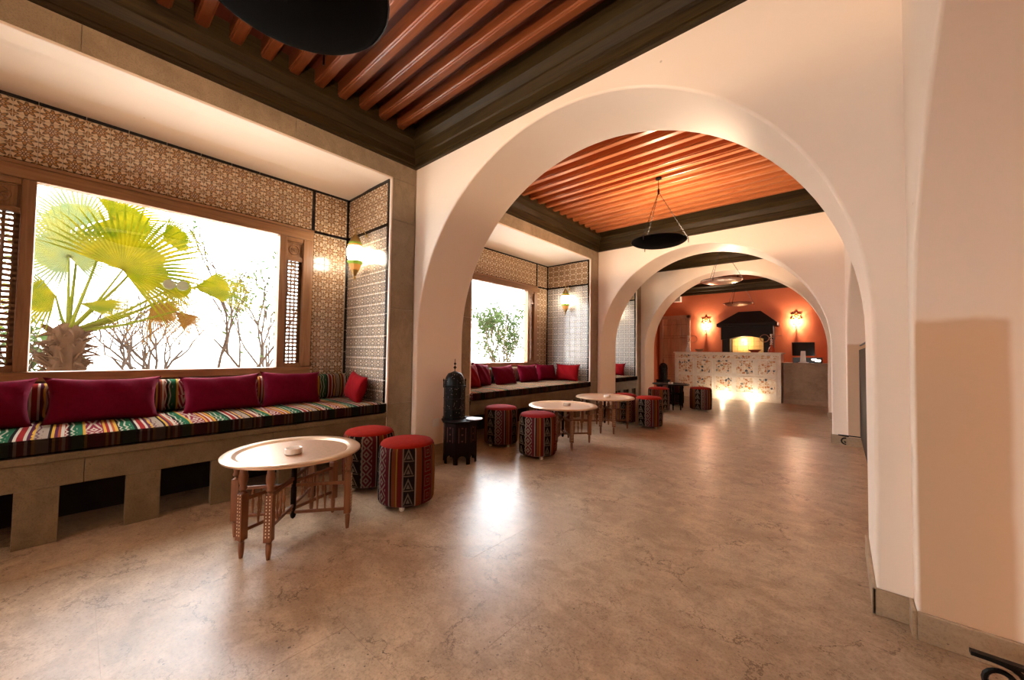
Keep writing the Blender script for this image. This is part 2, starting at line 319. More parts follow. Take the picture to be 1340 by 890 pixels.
# ------------------------------------------------------------------ mesh helpers
class MB:
    def __init__(s): s.v = []; s.f = []; s.uv = {}
    def add(s, vs, fs, uvs=None):
        o = len(s.v); s.v += [tuple(v) for v in vs]
        for i, f in enumerate(fs):
            if uvs: s.uv[len(s.f)] = uvs[i]
            s.f.append(tuple(o + k for k in f))
        return s
    def box(s, x0, x1, y0, y1, z0, z1, M=None):
        vs = [Vector((x, y, z)) for z in (z0, z1) for y in (y0, y1) for x in (x0, x1)]
        if M: vs = [M @ v for v in vs]
        return s.add(vs, [(0, 2, 3, 1), (4, 5, 7, 6), (0, 1, 5, 4), (2, 6, 7, 3), (0, 4, 6, 2), (1, 3, 7, 5)])
    def lathe(s, prof, n=24, c=(0, 0, 0), M=None, uvscale=None, a0=0, cap=True):
        vs = []; fs = []; uv = []
        for (r, z) in prof:
            for i in range(n):
                a = a0 + 2 * PI * i / n; p = Vector((c[0] + r * math.cos(a), c[1] + r * math.sin(a), c[2] + z))
                vs.append(M @ p if M else p)
        L = [0]
        for a, b in zip(prof, prof[1:]): L.append(L[-1] + math.hypot(b[0] - a[0], b[1] - a[1]))
        for j in range(len(prof) - 1):
            for i in range(n):
                k = (i + 1) % n; fs.append((j * n + i, j * n + k, (j + 1) * n + k, (j + 1) * n + i))
                us = uvscale or 1
                uv.append(((i / n * us, L[j]), ((i + 1) / n * us, L[j]), ((i + 1) / n * us, L[j + 1]), (i / n * us, L[j + 1])))
        s.add(vs, fs, uv)
        if cap:
            o = len(s.v) - len(vs)
            if prof[0][0] > 1e-4: s.f.append(tuple(o + i for i in reversed(range(n))))
            if prof[-1][0] > 1e-4: s.f.append(tuple(o + (len(prof) - 1) * n + i for i in range(n)))
        return s
    def tube(s, pts, r, n=8, closed=False):
        pts = [Vector(p) for p in pts]; N = len(pts); rs = r if isinstance(r, (list, tuple)) else [r] * N
        vs = []; prev = None
        for i, p in enumerate(pts):
            a = pts[(i - 1) % N] if (i > 0 or closed) else p; b = pts[(i + 1) % N] if (i < N - 1 or closed) else p
            t = (b - a).normalized()
            if prev is None: q = Vector((0, 0, 1)) if abs(t.z) < .9 else Vector((1, 0, 0))
            else: q = prev
            x = (q - t * q.dot(t)).normalized(); y = t.cross(x); prev = x
            for k in range(n):
                an = 2 * PI * k / n; vs.append(p + (x * math.cos(an) + y * math.sin(an)) * rs[i])
        fs = []
        for i in range(N if closed else N - 1):
            j = (i + 1) % N
            for k in range(n): l = (k + 1) % n; fs.append((i * n + k, i * n + l, j * n + l, j * n + k))
        if not closed: fs += [tuple(reversed(range(n))), tuple((N - 1) * n + k for k in range(n))]
        return s.add(vs, fs)
    def prism(s, poly, axis, a, b):  # poly in the other two axes, extruded a..b
        def P(p, h):
            if axis == 'x': return (h, p[0], p[1])
            if axis == 'y': return (p[0], h, p[1])
            return (p[0], p[1], h)
        n = len(poly); vs = [P(p, a) for p in poly] + [P(p, b) for p in poly]
        fs = [tuple(range(n)), tuple(reversed(range(n, 2 * n)))] + [(i, n + i, n + (i + 1) % n, (i + 1) % n) for i in range(n)]
        return s.add(vs, fs)
    def build(s, name, mat, parent=None, smooth=False, bevel=0, seg=2, loc=None, rot=None):
        me = bpy.data.meshes.new(name); me.from_pydata(s.v, [], s.f)
        if s.uv:
            uvl = me.uv_layers.new(name='UVMap')
            for pi, p in enumerate(me.polygons):
                if pi in s.uv:
                    for li, c in zip(p.loop_indices, s.uv[pi]): uvl.data[li].uv = c
        bm = bmesh.new(); bm.from_mesh(me); bmesh.ops.recalc_face_normals(bm, faces=bm.faces); bm.to_mesh(me); bm.free()
        me.materials.append(mat if not isinstance(mat, str) else MAT[mat])
        return link(name, me, parent, smooth, bevel, seg, loc, rot)
def link(name, me, parent=None, smooth=False, bevel=0, seg=2, loc=None, rot=None):
    o = bpy.data.objects.new(name, me); COL.objects.link(o)
    if smooth:
        for p in me.polygons: p.use_smooth = True
        try: me.set_sharp_from_angle(angle=math.radians(40))
        except Exception: pass
    if bevel:
        b = o.modifiers.new('bevel', 'BEVEL'); b.width = bevel; b.segments = seg; b.limit_method = 'ANGLE'; b.angle_limit = math.radians(35)
        if not smooth: 
            for p in me.polygons: p.use_smooth = True
            try: me.set_sharp_from_angle(angle=math.radians(50))
            except Exception: pass
    if parent: o.parent = parent
    if loc is not None: o.location = loc
    if rot is not None: o.rotation_euler = rot
    return o
def tag(o, label=None, cat=None, group=None, kind=None):
    if label: o['label'] = label
    if cat: o['category'] = cat
    if group: o['group'] = group
    if kind: o['kind'] = kind
    return o
def empty(name, loc=(0, 0, 0), rz=0):
    o = bpy.data.objects.new(name, None); COL.objects.link(o); o.location = loc; o.rotation_euler = (0, 0, rz); o.empty_display_size = .1
    return o
def thing(name, label, cat, loc=(0, 0, 0), rz=0, group=None): return tag(empty(name, loc, rz), label, cat, group)
def struct(name, mb, mat, **k): return tag(mb.build(name, mat, **k), kind='structure')
def copy_tree(o, parent=None):
    c = o.copy(); COL.objects.link(c)
    if parent: c.parent = parent
    for ch in list(o.children): copy_tree(ch, c)
    return c
def point(name, loc, power, col, r=.03, parent=None):
    d = bpy.data.lights.new(name, 'POINT'); d.energy = power; d.color = col; d.shadow_soft_size = r
    o = bpy.data.objects.new(name, d); COL.objects.link(o); o.location = loc
    if parent: o.parent = parent
    return o

# ================================================================== SETTING
TOP = 3.35
WX = {1: -3.20, 2: -3.27, 3: -3.42}      # plane of the bench fronts
TX = {1: -4.04, 2: -4.18, 3: -4.30}      # plane of the window walls
# ---- floor: slabs laid in rows along X, joints recessed
fl = struct('floor', MB().box(-5.0, 2.6, -4.6, 13.0, -.12, -.003), 'floor')
slab_me = {}
def floor_slabs():
    cnt = 0; row = 0; y = .09 - .62 * 1
    while y < 10.5 and cnt < 292:
        wid = .62 if y < 4.5 else (.93 if y < 7 else 1.24)
        L = .93 if y < 4.5 else 1.24
        x = -3.75 + (.46 if row % 2 else 0)
        xe = 1.0
        while x < xe:
            x1 = min(x + L, xe)
            key = (round(x1 - x, 3), wid)
            if key not in slab_me:
                a, b = key; g = .0003
                mb = MB().box(g, a - g, g, b - g, -.03, 0)
                me = mb.build('floor_slab', 'floor', fl); slab_me[key] = me.data; me.location = (x, y, random.uniform(-.0004, .0004))
            else: link('floor_slab', slab_me[key], fl, loc=(x, y, random.uniform(-.0004, .0004)))
            cnt += 1; x = x1
        y += wid; row += 1
    return y
yend = floor_slabs()
MB().box(-5.0, 2.6, yend, 13.0, -.03, -.0002).build('floor_paving', 'floor', fl)
MB().box(-5.0, -3.75, -4.6, yend, -.03, -.0002).build('floor_paving', 'floor', fl)
MB().box(1.0, 2.6, -4.6, yend, -.03, -.0002).build('floor_paving', 'floor', fl)
MB().box(-3.75, 1.0, -4.6, .09 - .62, -.03, -.0002).build('floor_paving', 'floor', fl)

# ---- transverse arch walls
def arch_wall(name, x0, x1, zs, XL, XR, Y0, Y1, mat='plaster', n=56):
    c = (x0 + x1) / 2; r = (x1 - x0) / 2
    poly = [(XL, 0), (x0, 0), (x0, zs)] + [(c - r * math.cos(PI * i / n), zs + r * math.sin(PI * i / n)) for i in range(1, n)] + [(x1, zs), (x1, 0), (XR, 0), (XR, TOP), (XL, TOP)]
    mb = MB(); n_ = len(poly)
    vs = [(p[0], Y0, p[1]) for p in poly] + [(p[0], Y1, p[1]) for p in poly]
    mb.add(vs, [tuple(range(n_)), tuple(reversed(range(n_, 2 * n_)))] + [(i, n_ + i, n_ + (i + 1) % n_, (i + 1) % n_) for i in range(n_)])
    o = struct(name, mb, mat, bevel=.014, seg=3)
    return o
ARCH = {1: (-3.13, .10, 1.17, 2.19, 2.78), 2: (-3.216, -.09, 1.15, 6.10, 6.71), 3: (-3.32, -.17, 1.15, 8.40, 8.94), 0: (-3.13, .10, 1.17, -1.73, -1.14)}
arch_wall('wall_arch_near', *ARCH[1][:3], -3.20, .75, 2.19, 2.78)
arch_wall('wall_arch_middle', *ARCH[2][:3], -3.27, .75, 6.10, 6.71)
arch_wall('wall_arch_far', *ARCH[3][:3], -4.55, .45, 8.40, 8.94)
arch_wall('wall_arch_behind', *ARCH[0][:3], -3.20, .75, -1.73, -1.14)
# skirting stone round the right piers and left piers
def skirt(name, pieces):
    root = tag(MB().box(*pieces[0]).build(name, 'skirt', bevel=.004), kind='structure')
    for p in pieces[1:]: MB().box(*p).build('skirting_stone', 'skirt', root, bevel=.004)
    return root
t_ = .014; hb = .105
skirt('baseboard_near', [(.10 - t_, .10, 2.19 - t_, 2.78 + t_, 0, hb), (.10 - t_, .196, 2.19 - t_, 2.19, 0, hb)])
skirt('baseboard_middle', [(-.09 - t_, -.09, 6.10 - t_, 6.71 + t_, 0, hb), (-.09, .04, 6.10 - t_, 6.10, 0, hb)])
skirt('baseboard_far', [(-.17 - t_, -.17, 8.40 - t_, 8.94 + t_, 0, hb), (-.17, -.06, 8.40 - t_, 8.40, 0, hb)])
skirt('baseboard_left', [(-3.13, -3.13 + t_, 2.19 - t_, 2.78 + t_, 0, hb), (-3.216, -3.216 + t_, 6.1 - t_, 6.71 + t_, 0, hb), (-3.32, -3.32 + t_, 8.4 - t_, 8.94 + t_, 0, hb)])

# ---- right-hand arcade walls (thick wall with an arched niche), local frame along Y
def right_arcade(name, Y0, Y1, xa, xb, jy0, jy1, mat, depth=1.0):
    # inner face line goes from (xa,Y0) to (xb,Y1); niche between jy0 and jy1
    c = (jy0 + jy1) / 2; r = (jy1 - jy0) / 2; zs = 1.02; n = 36; top = 2.2
    ry = r; rz = top - zs
    poly = [(Y0, 0), (jy0, 0), (jy0, zs)] + [(c - ry * math.cos(PI * i / n), zs + rz * math.sin(PI * i / n)) for i in range(1, n)] + [(jy1, zs), (jy1, 0), (Y1, 0), (Y1, TOP), (Y0, TOP)]
    xf = lambda y: xa + (xb - xa) * (y - Y0) / (Y1 - Y0)
    mb = MB(); N = len(poly)
    vs = [(xf(p[0]), p[0], p[1]) for p in poly] + [(xf(p[0]) + depth, p[0], p[1]) for p in poly]
    mb.add(vs, [tuple(range(N)), tuple(reversed(range(N, 2 * N)))] + [(i, N + i, N + (i + 1) % N, (i + 1) % N) for i in range(N)])
    return struct(name, mb, mat, bevel=.012, seg=3)
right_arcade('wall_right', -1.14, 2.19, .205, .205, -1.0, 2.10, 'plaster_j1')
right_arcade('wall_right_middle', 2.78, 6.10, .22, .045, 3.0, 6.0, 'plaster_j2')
struct('wall_right_far', MB().box(-.06, .6, 6.71, 8.40, 0, TOP), 'plaster')
skirt('baseboard_right', [(.205 - t_, .205, 2.10 - t_, 2.19, 0, hb), (.205, 1.2, 2.10 - t_, 2.10, 0, hb)])
skirt('baseboard_right_middle', [(.05 - t_, .05, 6.0 - t_, 6.10, 0, hb), (.05, 1.0, 6.0 - t_, 6.0, 0, hb)])
# side room beyond the niches
struct('wall_side_room', MB().box(2.4, 2.6, -4.6, 13.0, 0, TOP), 'plaster')
struct('wall_side_room_end', MB().box(.6, 2.6, 8.6, 8.8, 0, TOP), 'plaster')
# ---- room behind the camera
struct('wall_back', MB().box(-4.3, 2.6, -4.8, -4.6, 0, .9).box(-4.3, -1.9, -4.8, -4.6, .9, 2.5).box(-.9, 2.6, -4.8, -4.6, .9, 2.5).box(-4.3, 2.6, -4.8, -4.6, 2.5, TOP), 'plaster')
MB().box(-1.9, -.9, -4.71, -4.70, .9, 2.5).build('window_4', 'glass')['kind'] = 'structure'  # added out of view, to let in daylight fill from behind
struct('wall_left_behind', MB().box(-4.3, -3.2, -4.6, -1.14, 0, TOP), 'plaster')

# ---- roof decks, beams and cornices
PROFILE = [(0, 0), (.035, 0), (.035, .018), (.048, .022), (.048, .085), (.060, .095), (.060, .10), (.078, .16), (.078, .175), (.112, .205), (.124, .215), (.124, .238), (.075, .245), (.075, .41)]
def cornice(name, x0, x1, y0, y1, z=2.86):
    root = None
    R = lambda d: [(x0 + d, y0 + d), (x1 - d, y0 + d), (x1 - d, y1 - d), (x0 + d, y1 - d)]
    for sd in range(4):
        mb = MB(); vs = []; 
        for d, h in PROFILE:
            c = R(d); a = c[sd]; b = c[(sd + 1) % 4]; vs += [(a[0], a[1], z + h), (b[0], b[1], z + h)]
        mb.add(vs, [(2 * i, 2 * i + 1, 2 * i + 3, 2 * i + 2) for i in range(len(PROFILE) - 1)])
        mt = 'cornice' if sd % 2 == 0 else 'cornice_y'
        if root is None: root = tag(mb.build(name, mt), kind='structure')
        else: mb.build('cornice_board', mt, root)
    return root
def beamed(name, x0, x1, y0, y1, ylast, pitch=.185, z=3.15, bm_='beam', dk='deck'):
    c = struct(name, MB().box(x0 - 1.3, x1 + .4, y0, y1, 3.27, 3.42), dk)
    w = .078; h = .12; g = .006
    prof = [(-w / 2, h), (-w / 2, .018), (-w / 2 + .008, .012), (-w / 2 + .008, .004), (-w / 2 + .016, 0), (w / 2 - .016, 0), (w / 2 - .008, .004), (w / 2 - .008, .012), (w / 2, .018), (w / 2, h)]
    mb = MB().prism(prof, 'x', 0, x1 - x0 - .15)
    y = ylast; me = None
    while y > y0 + .14:
        if me is None: o = mb.build('beam', bm_, c); me = o.data
        else: o = link('beam', me, c)
        o.location = (x0 + .075, y, z); y -= pitch
    return c
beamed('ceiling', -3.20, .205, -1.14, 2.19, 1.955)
beamed('ceiling_middle', -3.27, .13, 2.78, 6.10, 5.90, bm_='beam_lit', dk='deck_lit')
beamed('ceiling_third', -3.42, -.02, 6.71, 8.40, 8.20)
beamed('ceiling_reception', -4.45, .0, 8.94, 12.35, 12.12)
cornice('trim_1', -3.20, .205, -1.14, 2.19)
cornice('trim_2', -3.27, .13, 2.78, 6.10)
cornice('trim_3', -3.42, -.02, 6.71, 8.40)
cornice('trim_4', -4.45, .0, 8.94, 12.35)
struct('ceiling_behind', MB().box(-4.3, .6, -4.8, -1.73, 3.2, 3.42), 'plaster')
struct('ceiling_side_room', MB().box(.6, 2.6, -4.8, 13, 3.2, 3.42), 'plaster')

# ---- left bays: piers, lintels, recess shells, benches
def tile_mesh(w, h, th=.005):
    b = .0022
    vs = [(0, 0, 0), (w, 0, 0), (w, 0, h), (0, 0, h), (b, -th, b), (w - b, -th, b), (w - b, -th, h - b), (b, -th, h - b)]
    U = lambda x, z: (x / w, z / h)
    fs = [(4, 5, 6, 7), (0, 1, 5, 4), (1, 2, 6, 5), (2, 3, 7, 6), (3, 0, 4, 7)]
    return vs, fs, [tuple(U(vs[k][0], vs[k][2]) for k in f) for f in fs]
def tile_field(o3, du, nu, nz, z0, z1, L, mat, parent, single=True, name='tile'):
    # o3: origin, du: unit direction along wall; faces towards n = du x up rotated
    w = L / nu; h = (z1 - z0) / nz; g = .0016
    ang = math.atan2(du[1], du[0]); me = None
    vs, fs, uv = tile_mesh(w - 2 * g, h - 2 * g)
    if single:
        for i in range(nu):
            for k in range(nz):
                p = Vector(o3) + Vector(du) * (i * w + g); p.z = z0 + k * h + g
                if me is None: o = MB().add(vs, fs, uv).build(name, mat, parent); me = o.data
                else: o = link(name, me, parent)
                o.location = p; o.rotation_euler = (0, 0, ang)
    else:
        mb = MB(); R = Matrix.Rotation(ang, 3, 'Z')
        for i in range(nu):
            for k in range(nz):
                p = Vector(o3) + Vector(du) * (i * w + g); p.z = z0 + k * h + g
                mb.add([R @ Vector(v) + p for v in vs], fs, uv)
        o = mb.build(name + '_facing', mat, parent); o['kind'] = 'stuff'
def strips(parent, p0, p1, wd, n, nrm, th=.012):
    # black border pieces from p0 to p1 (n of them), on a wall whose outward normal is nrm
    p0 = Vector(p0); p1 = Vector(p1); d = (p1 - p0); L = d.length / n; d.normalize(); nrm = Vector(nrm); s_ = d.cross(nrm)
    g = .002; me = None
    vs = []
    for a in (g, L - g):
        for b in (-wd / 2, wd / 2):
            for c in (0, th): vs.append(d * a + s_ * b + nrm * c)
    fs = [(0, 1, 3, 2), (4, 6, 7, 5), (0, 4, 5, 1), (2, 3, 7, 6), (1, 5, 7, 3), (0, 2, 6, 4)]
    for i in range(n):
        if me is None: o = MB().add(vs, fs).build('border_tile', 'black', parent); me = o.data
        else: o = link('border_tile', me, parent)
        o.location = p0 + d * (L * i)

def bay(idx, name, ja, jb, w0, w1, fr0, fr1, detail, arch_a, arch_b):
    """ja..jb opening along Y, window opening w0..w1, wooden frame fr0..fr1; arch_a/arch_b: pier blocks to either side"""
    X = WX[idx]; T = TX[idx]; Zc = 2.68
    # outer wall
    wl = struct(name, MB().box(T - .22, T, ja - .02, fr0, 0, Zc + .1).box(T - .22, T, fr1, jb + .02, 0, Zc + .1).box(T - .22, T, fr0, fr1, 0, .74).box(T - .22, T, fr0, fr1, 2.262, Zc + .1), 'grout')
    # recess ceiling with a shallow crease
    xc = T + .30 if idx == 1 else T + .35
    MB().prism([(T - .22, Zc), (xc, Zc), (X - .02, Zc + .03), (X - .02, TOP), (T - .22, TOP)], 'y', ja - .01, jb + .01).build('recess_ceiling', 'plaster', wl)
    # lintel and piers faced with stone
    MB().box(X - .16, X - .012, ja - .01, jb + .01, Zc + .005, TOP).build('lintel', 'plaster', wl)
    y = ja
    n = max(2, round((jb - ja) / .8)); L = (jb - ja + .54) / n
    for i in range(n):
        MB().box(X - .012, X, ja - .27 + i * L + .001, ja - .27 + (i + 1) * L - .001, Zc + .02, 2.90).build('stone_facing', 'stone_light', wl, bevel=.002)
    for (a, b) in ((arch_a, ja), (jb, arch_b)):
        MB().box(T - .22, X - .012, a, b, 0, TOP).build('pier', 'plaster', wl)
    for (a, b) in ((ja - .27, ja - .014), (jb + .014, jb + .27)):
        for (z0, z1) in ((0, .55), (.55, 1.45), (1.45, 2.30), (2.30, Zc + .019)):
            MB().box(X - .012, X, a, b, z0 + .001, z1 - .001).build('stone_facing', 'stone_light', wl, bevel=.002)
    # plaster lip round the opening
    for yy in (ja - .014, jb - .004):
        MB().box(X - .03, X + .004, yy, yy + .018, .56, Zc + .02).build('plaster_edge', 'plaster', wl, bevel=.004)
    MB().box(X - .03, X + .004, ja - .014, jb + .014, Zc + .002, Zc + .02).build('plaster_edge', 'plaster', wl, bevel=.004)
    # tiles -------------------------------------------------
    s = detail
    ystart = max(ja, -.42) if idx == 1 else ja + .0
    sp = fr1 if idx != 3 else jb - .4
    zb0, zb1 = 2.262, 2.660
    bw = .027
    # band over the window
    L = sp - bw / 2 - ystart; tile_field((T, sp - bw / 2, 0), (0, -1, 0), max(1, round(L / .106)), 4, zb0, zb1, L, 'tile', wl, s) if False else None
    tile_field((T, ystart, 0), (0, 1, 0), max(1, round(L / .106)), 4, zb0, zb1, L, 'tile', wl, s)
    if idx == 1:
        tile_field((T, ja + .02, 0), (0, 1, 0), 4, 4, zb0, zb1, ystart - ja - .02, 'tile', wl, False)
    # corner column right of the window
    a = sp + bw / 2; b = jb - bw; nn = 3
    tile_field((T, a, 0), (0, 1, 0), nn, 4, zb0, zb1, b - a, 'tile', wl, s)
    tile_field((T, a if idx != 1 else a - .005, 0), (0, 1, 0), nn, 14, .80, zb0 - bw, b - a, 'tile', wl, s)
    # near-side column (not seen from the photograph except by a step aside)
    if idx == 1: tile_field((T, ja + .02, 0), (0, 1, 0), 3, 14, .80, zb0 - bw, fr0 - ja - .03, 'tile', wl, False)
    # side walls
    mat2 = 'tile2' if idx == 1 else 'tile3'
    W = X - .02 - (T + .012)
    tile_field((T + .012, jb, 0), (1, 0, 0), 7, 4, zb0, zb1, W - bw, 'tile', wl, s)
    tile_field((T + .012, jb, 0), (1, 0, 0), 7, 16, .56, zb0 - bw, W - bw, mat2, wl, s)
    tile_field((X - .02, ja, 0), (-1, 0, 0), 7, 20, .56, zb1, W, mat2, wl, False)
    # black borders
    ny = round((jb - ystart) / .22)
    strips(wl, (T, ystart, zb1 + bw / 2), (T, jb, zb1 + bw / 2), bw, ny, (1, 0, 0))
    strips(wl, (T, ystart, zb0 - bw / 2), (T, jb, zb0 - bw / 2), bw * .9, ny, (1, 0, 0))
    strips(wl, (T, sp, zb0), (T, sp, zb1), bw, 2, (1, 0, 0))
    strips(wl, (T, jb - bw / 2, .80), (T, jb - bw / 2, zb1), bw, 8, (1, 0, 0))
    strips(wl, (T, jb, zb1 + bw / 2), (X - .02, jb, zb1 + bw / 2), bw, 4, (0, -1, 0))
    strips(wl, (T, jb, zb0 - bw / 2), (X - .02, jb, zb0 - bw / 2), bw, 4, (0, -1, 0))
    strips(wl, (X - .02 - bw / 2, jb, .56), (X - .02 - bw / 2, jb, zb1), bw, 10, (0, -1, 0))
    return wl
wl1 = bay(1, 'wall_left', -.87, 1.92, -.195, 1.248, -.50, 1.55, True, -1.14, 2.78)
wl2 = bay(2, 'wall_left_middle', 3.04, 5.83, 3.75, 5.21, 3.45, 5.48, False, 2.78, 6.71)
wl3 = bay(3, 'wall_left_far', 6.98, 8.16, 7.2, 7.9, 7.1, 7.98, False, 6.71, 8.42)

# ---- windows
def window(n, idx, w0, w1, f0, f1, side=True):
    T = TX[idx]; xb = T - .055; xf = T + .03
    root = tag(empty('window_%d' % n, (T, (w0 + w1) / 2, .8)), kind='structure')
    off = -Vector(root.location)
    def P(mb, nm, mat, **k):
        mb.v = [tuple(Vector(v) + off) for v in mb.v]; return mb.build(nm, mat, root, **k)
    P(MB().box(xb, xf, f0, f1, 2.14, 2.24), 'top_rail', 'frame', bevel=.006)
    P(MB().box(xb, xf + .012, f0, f1, 2.225, 2.25), 'top_moulding', 'frame', bevel=.004)
    P(MB().box(xb, xf + .01, f0, f1, .815, .88), 'sill_rail', 'frame', bevel=.006)
    P(MB().box(xb, xf, f0, f1, .70, .735), 'bottom_rail', 'frame', bevel=.004)
    P(MB().box(T - .045, T - .040, w0, w1, .88, 2.14), 'pane', 'glass')
    # lattice strip below the sill
    mb = MB(); yy = f0
    while yy < f1: mb.box(T - .03, T - .005, yy, min(f1, yy + .026), .735, .815); yy += .057
    mb.box(T - .03, T - .005, f0, f1, .735, .765).box(T - .03, T - .005, f0, f1, .80, .815)
    P(mb, 'lattice', 'frame')['kind'] = 'stuff'
    for (a, b) in ((f0, w0), (w1, f1)):
        W = b - a; wide = W > .12
        if not wide:
            P(MB().box(xb, xf, a, b, .88, 2.14), 'post', 'frame_v', bevel=.005); continue
        inn = .062
        P(MB().box(xb, xf, a, a + inn, .88, 2.14), 'post', 'frame_v', bevel=.005)
        P(MB().box(xb, xf, b - inn - (.03 if a > w0 else 0), b, .88, 2.14), 'post', 'frame_v', bevel=.005)
        ia = a + inn; ib = b - inn - (.03 if a > w0 else 0)
        P(MB().box(xb + .02, xf - .01, ia, ib, 2.10, 2.14), 'rail', 'frame', bevel=.003)
        P(MB().box(xb + .02, xf - .012, ia, ib, 1.915, 1.95).box(xb + .02, xf - .012, ia, ib, .88, .92), 'rail', 'frame', bevel=.003)
        # carved rosette panel
        cy = (ia + ib) / 2; cz = 2.025; s = min(ib - ia, .15) / 2
        mb = MB().box(T - .03, T - .005, ia, ib, 1.95, 2.10)
        for q in range(4):
            mb.box(T - .005, T + .008, cy - s, cy + s, cz - s, cz - s + .012) if q == 0 else mb.box(T - .005, T + .008, cy - s, cy + s, cz + s - .012, cz + s) if q == 1 else mb.box(T - .005, T + .008, cy - s, cy - s + .012, cz - s, cz + s) if q == 2 else mb.box(T - .005, T + .008, cy + s - .012, cy + s, cz - s, cz + s)
        cp = P(mb, 'carved_panel', 'frame_v', bevel=.002)
        rm = MB(); M = Matrix.Translation((T - .004, cy, cz)) @ Matrix.Rotation(PI / 2, 4, 'Y')
        rm.tube([M @ Vector((.045 * math.cos(t), .045 * math.sin(t), 0)) for t in [2 * PI * i / 20 for i in range(20)]], .006, 6, True)
        for i in range(6):
            an = PI * i / 3; pts = [M @ Vector((rr * math.cos(an + .25 * sw), rr * math.sin(an + .25 * sw), .002)) for rr, sw in ((.004, 0), (.022, 1), (.042, 0), (.022, -1))]
            rm.tube(pts, .004, 5, True)
        rm.lathe([(.012, 0), (.009, .008), (0, .01)], 10, M=M)
        rm.v = [tuple(Vector(v) + off) for v in rm.v]
        ro = rm.build('rosette', 'frame_v', cp, smooth=True)
        # lattice: bars leave rows of little square lights
        mb = MB(); n3 = 3; m0 = .022; iw = (ib - ia - 2 * m0) / n3; nz = 27; z0, z1 = .935, 1.90; hz = (z1 - z0) / nz; bar = iw * .34
        mb.box(T - .03, T - .01, ia, ia + m0, .92, 1.915).box(T - .03, T - .01, ib - m0, ib, .92, 1.915)
        for i in range(n3 + 1):
            c = ia + m0 + i * iw; mb.box(T - .03, T - .012, c - bar / 2, c + bar / 2, .92, 1.915)
        for k in range(nz + 1): c = z0 + k * hz; mb.box(T - .028, T - .010, ia, ib, c - hz * .26, c + hz * .26)
        P(mb, 'lattice', 'frame_v')['kind'] = 'stuff'
    return root
w_1 = window(1, 1, -.195, 1.248, -.50, 1.55)
w_2 = window(2, 2, 3.75, 5.21, 3.45, 5.48)
w_3 = window(3, 3, 7.2, 7.9, 7.1, 7.98)
T = TX[1]
for yy in (.485, .567):
    M = Matrix.Translation((T - .038, yy, 1.56)) @ Matrix.Rotation(PI / 2, 4, 'Y')
    st = NT('frosted_sticker') ; 
    MB().lathe([(.040, 0), (.040, .002)], 28, M=Matrix.Translation((-T, -(-.195 + 1.248) / 2, -.8)) @ M).build('round_sticker', MAT.setdefault('sticker', plain('frosted_sticker', (.72, .95, .74), .6)), w_1)

# ---- stone benches
def bench(idx, ja, jb, label, ph):
    X = WX[idx]; T = TX[idx]
    root = thing('stone_bench', label, 'bench', (X, (ja + jb) / 2, 0)); off = -Vector(root.location)
    def P(mb, nm, mat, **k):
        mb.v = [tuple(Vector(v) + off) for v in mb.v]; return mb.build(nm, mat, root, **k)
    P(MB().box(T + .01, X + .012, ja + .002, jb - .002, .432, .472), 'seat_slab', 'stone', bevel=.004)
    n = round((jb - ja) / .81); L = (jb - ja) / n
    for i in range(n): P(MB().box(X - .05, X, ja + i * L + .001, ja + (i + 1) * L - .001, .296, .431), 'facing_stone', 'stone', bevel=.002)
    y = ja; k = 0
    op = []
    c = ph
    while c - .405 > ja - .1: c -= .405
    while c < jb - .1:
        op.append((max(c, ja + .03), min(c + .252, jb - .03))); c += .405
    prev = ja + .001
    for a, b in op:
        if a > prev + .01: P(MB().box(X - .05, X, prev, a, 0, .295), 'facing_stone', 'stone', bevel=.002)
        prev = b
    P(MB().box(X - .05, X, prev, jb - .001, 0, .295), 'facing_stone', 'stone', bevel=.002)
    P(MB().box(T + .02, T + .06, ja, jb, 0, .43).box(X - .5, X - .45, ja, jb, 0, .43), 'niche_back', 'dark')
    return root
bench(1, -.87, 1.92, 'tan stone bench with square openings in the nearest window bay', .379)
bench(2, 3.04, 5.83, 'tan stone bench under the second window, beyond the first arch', 3.50)
bench(3, 6.98, 8.16, 'short tan stone bench end glimpsed beyond the second arch', 7.1)

# ---- reception end walls
struct('wall_far', MB().box(-4.6, .3, 12.35, 12.55, 0, TOP), 'orange')
struct('wall_reception_left', MB().box(-4.6, -4.45, 8.94, 12.35, 0, TOP), 'orange')
struct('wall_reception_right', MB().box(.0, .3, 8.94, 12.35, 0, TOP), 'orange')

# ================================================================== THINGS
# ---- cushions
def sbox(mb, L, W, H, ny=48, n=20, e=4.0, wob=0.0):
    """rounded long cushion along Y; section superellipse W (x) by H (z), base on z=0, centre x=0"""
    vs = []; fs = []; uv = []
    for i in range(ny + 1):
        y = -L / 2 + L * i / ny; ed = min(1, (min(i, ny - i) / ny * L) / .03 + .0); k = .80 + .20 * math.sqrt(max(0, 1 - (1 - ed) ** 2)) if ed < 1 else 1
        for j in range(n):
            a = 2 * PI * j / n; c, s_ = math.cos(a), math.sin(a)
            x = W / 2 * math.copysign(abs(c) ** (2 / e), c); z = H / 2 * math.copysign(abs(s_) ** (2 / e), s_)
            dz = wob * math.sin(y * 9 + x * 4) * (1 if z > 0 else 0)
            vs.append((x * k, y, H / 2 + z * k + dz))
    for i in range(ny):
        for j in range(n):
            k = (j + 1) % n; fs.append((i * n + j, i * n + k, (i + 1) * n + k, (i + 1) * n + j))
            y0 = L * i / ny; y1 = L * (i + 1) / ny; P2 = .5 * (W + H) * 2
            uv.append(((y0, j / n * P2), (y0, (j + 1) / n * P2), (y1, (j + 1) / n * P2), (y1, j / n * P2)))
    mb.add(vs, fs, uv)
    for q in (0, ny): 
        mb.uv[len(mb.f)] = [(L * q / ny, t[0] + .2) for t in [(vs[q * n + j][0], 0) for j in range(n)]]
        mb.f.append(tuple(len(mb.v) - len(vs) + q * n + j for j in range(n)))
    return mb
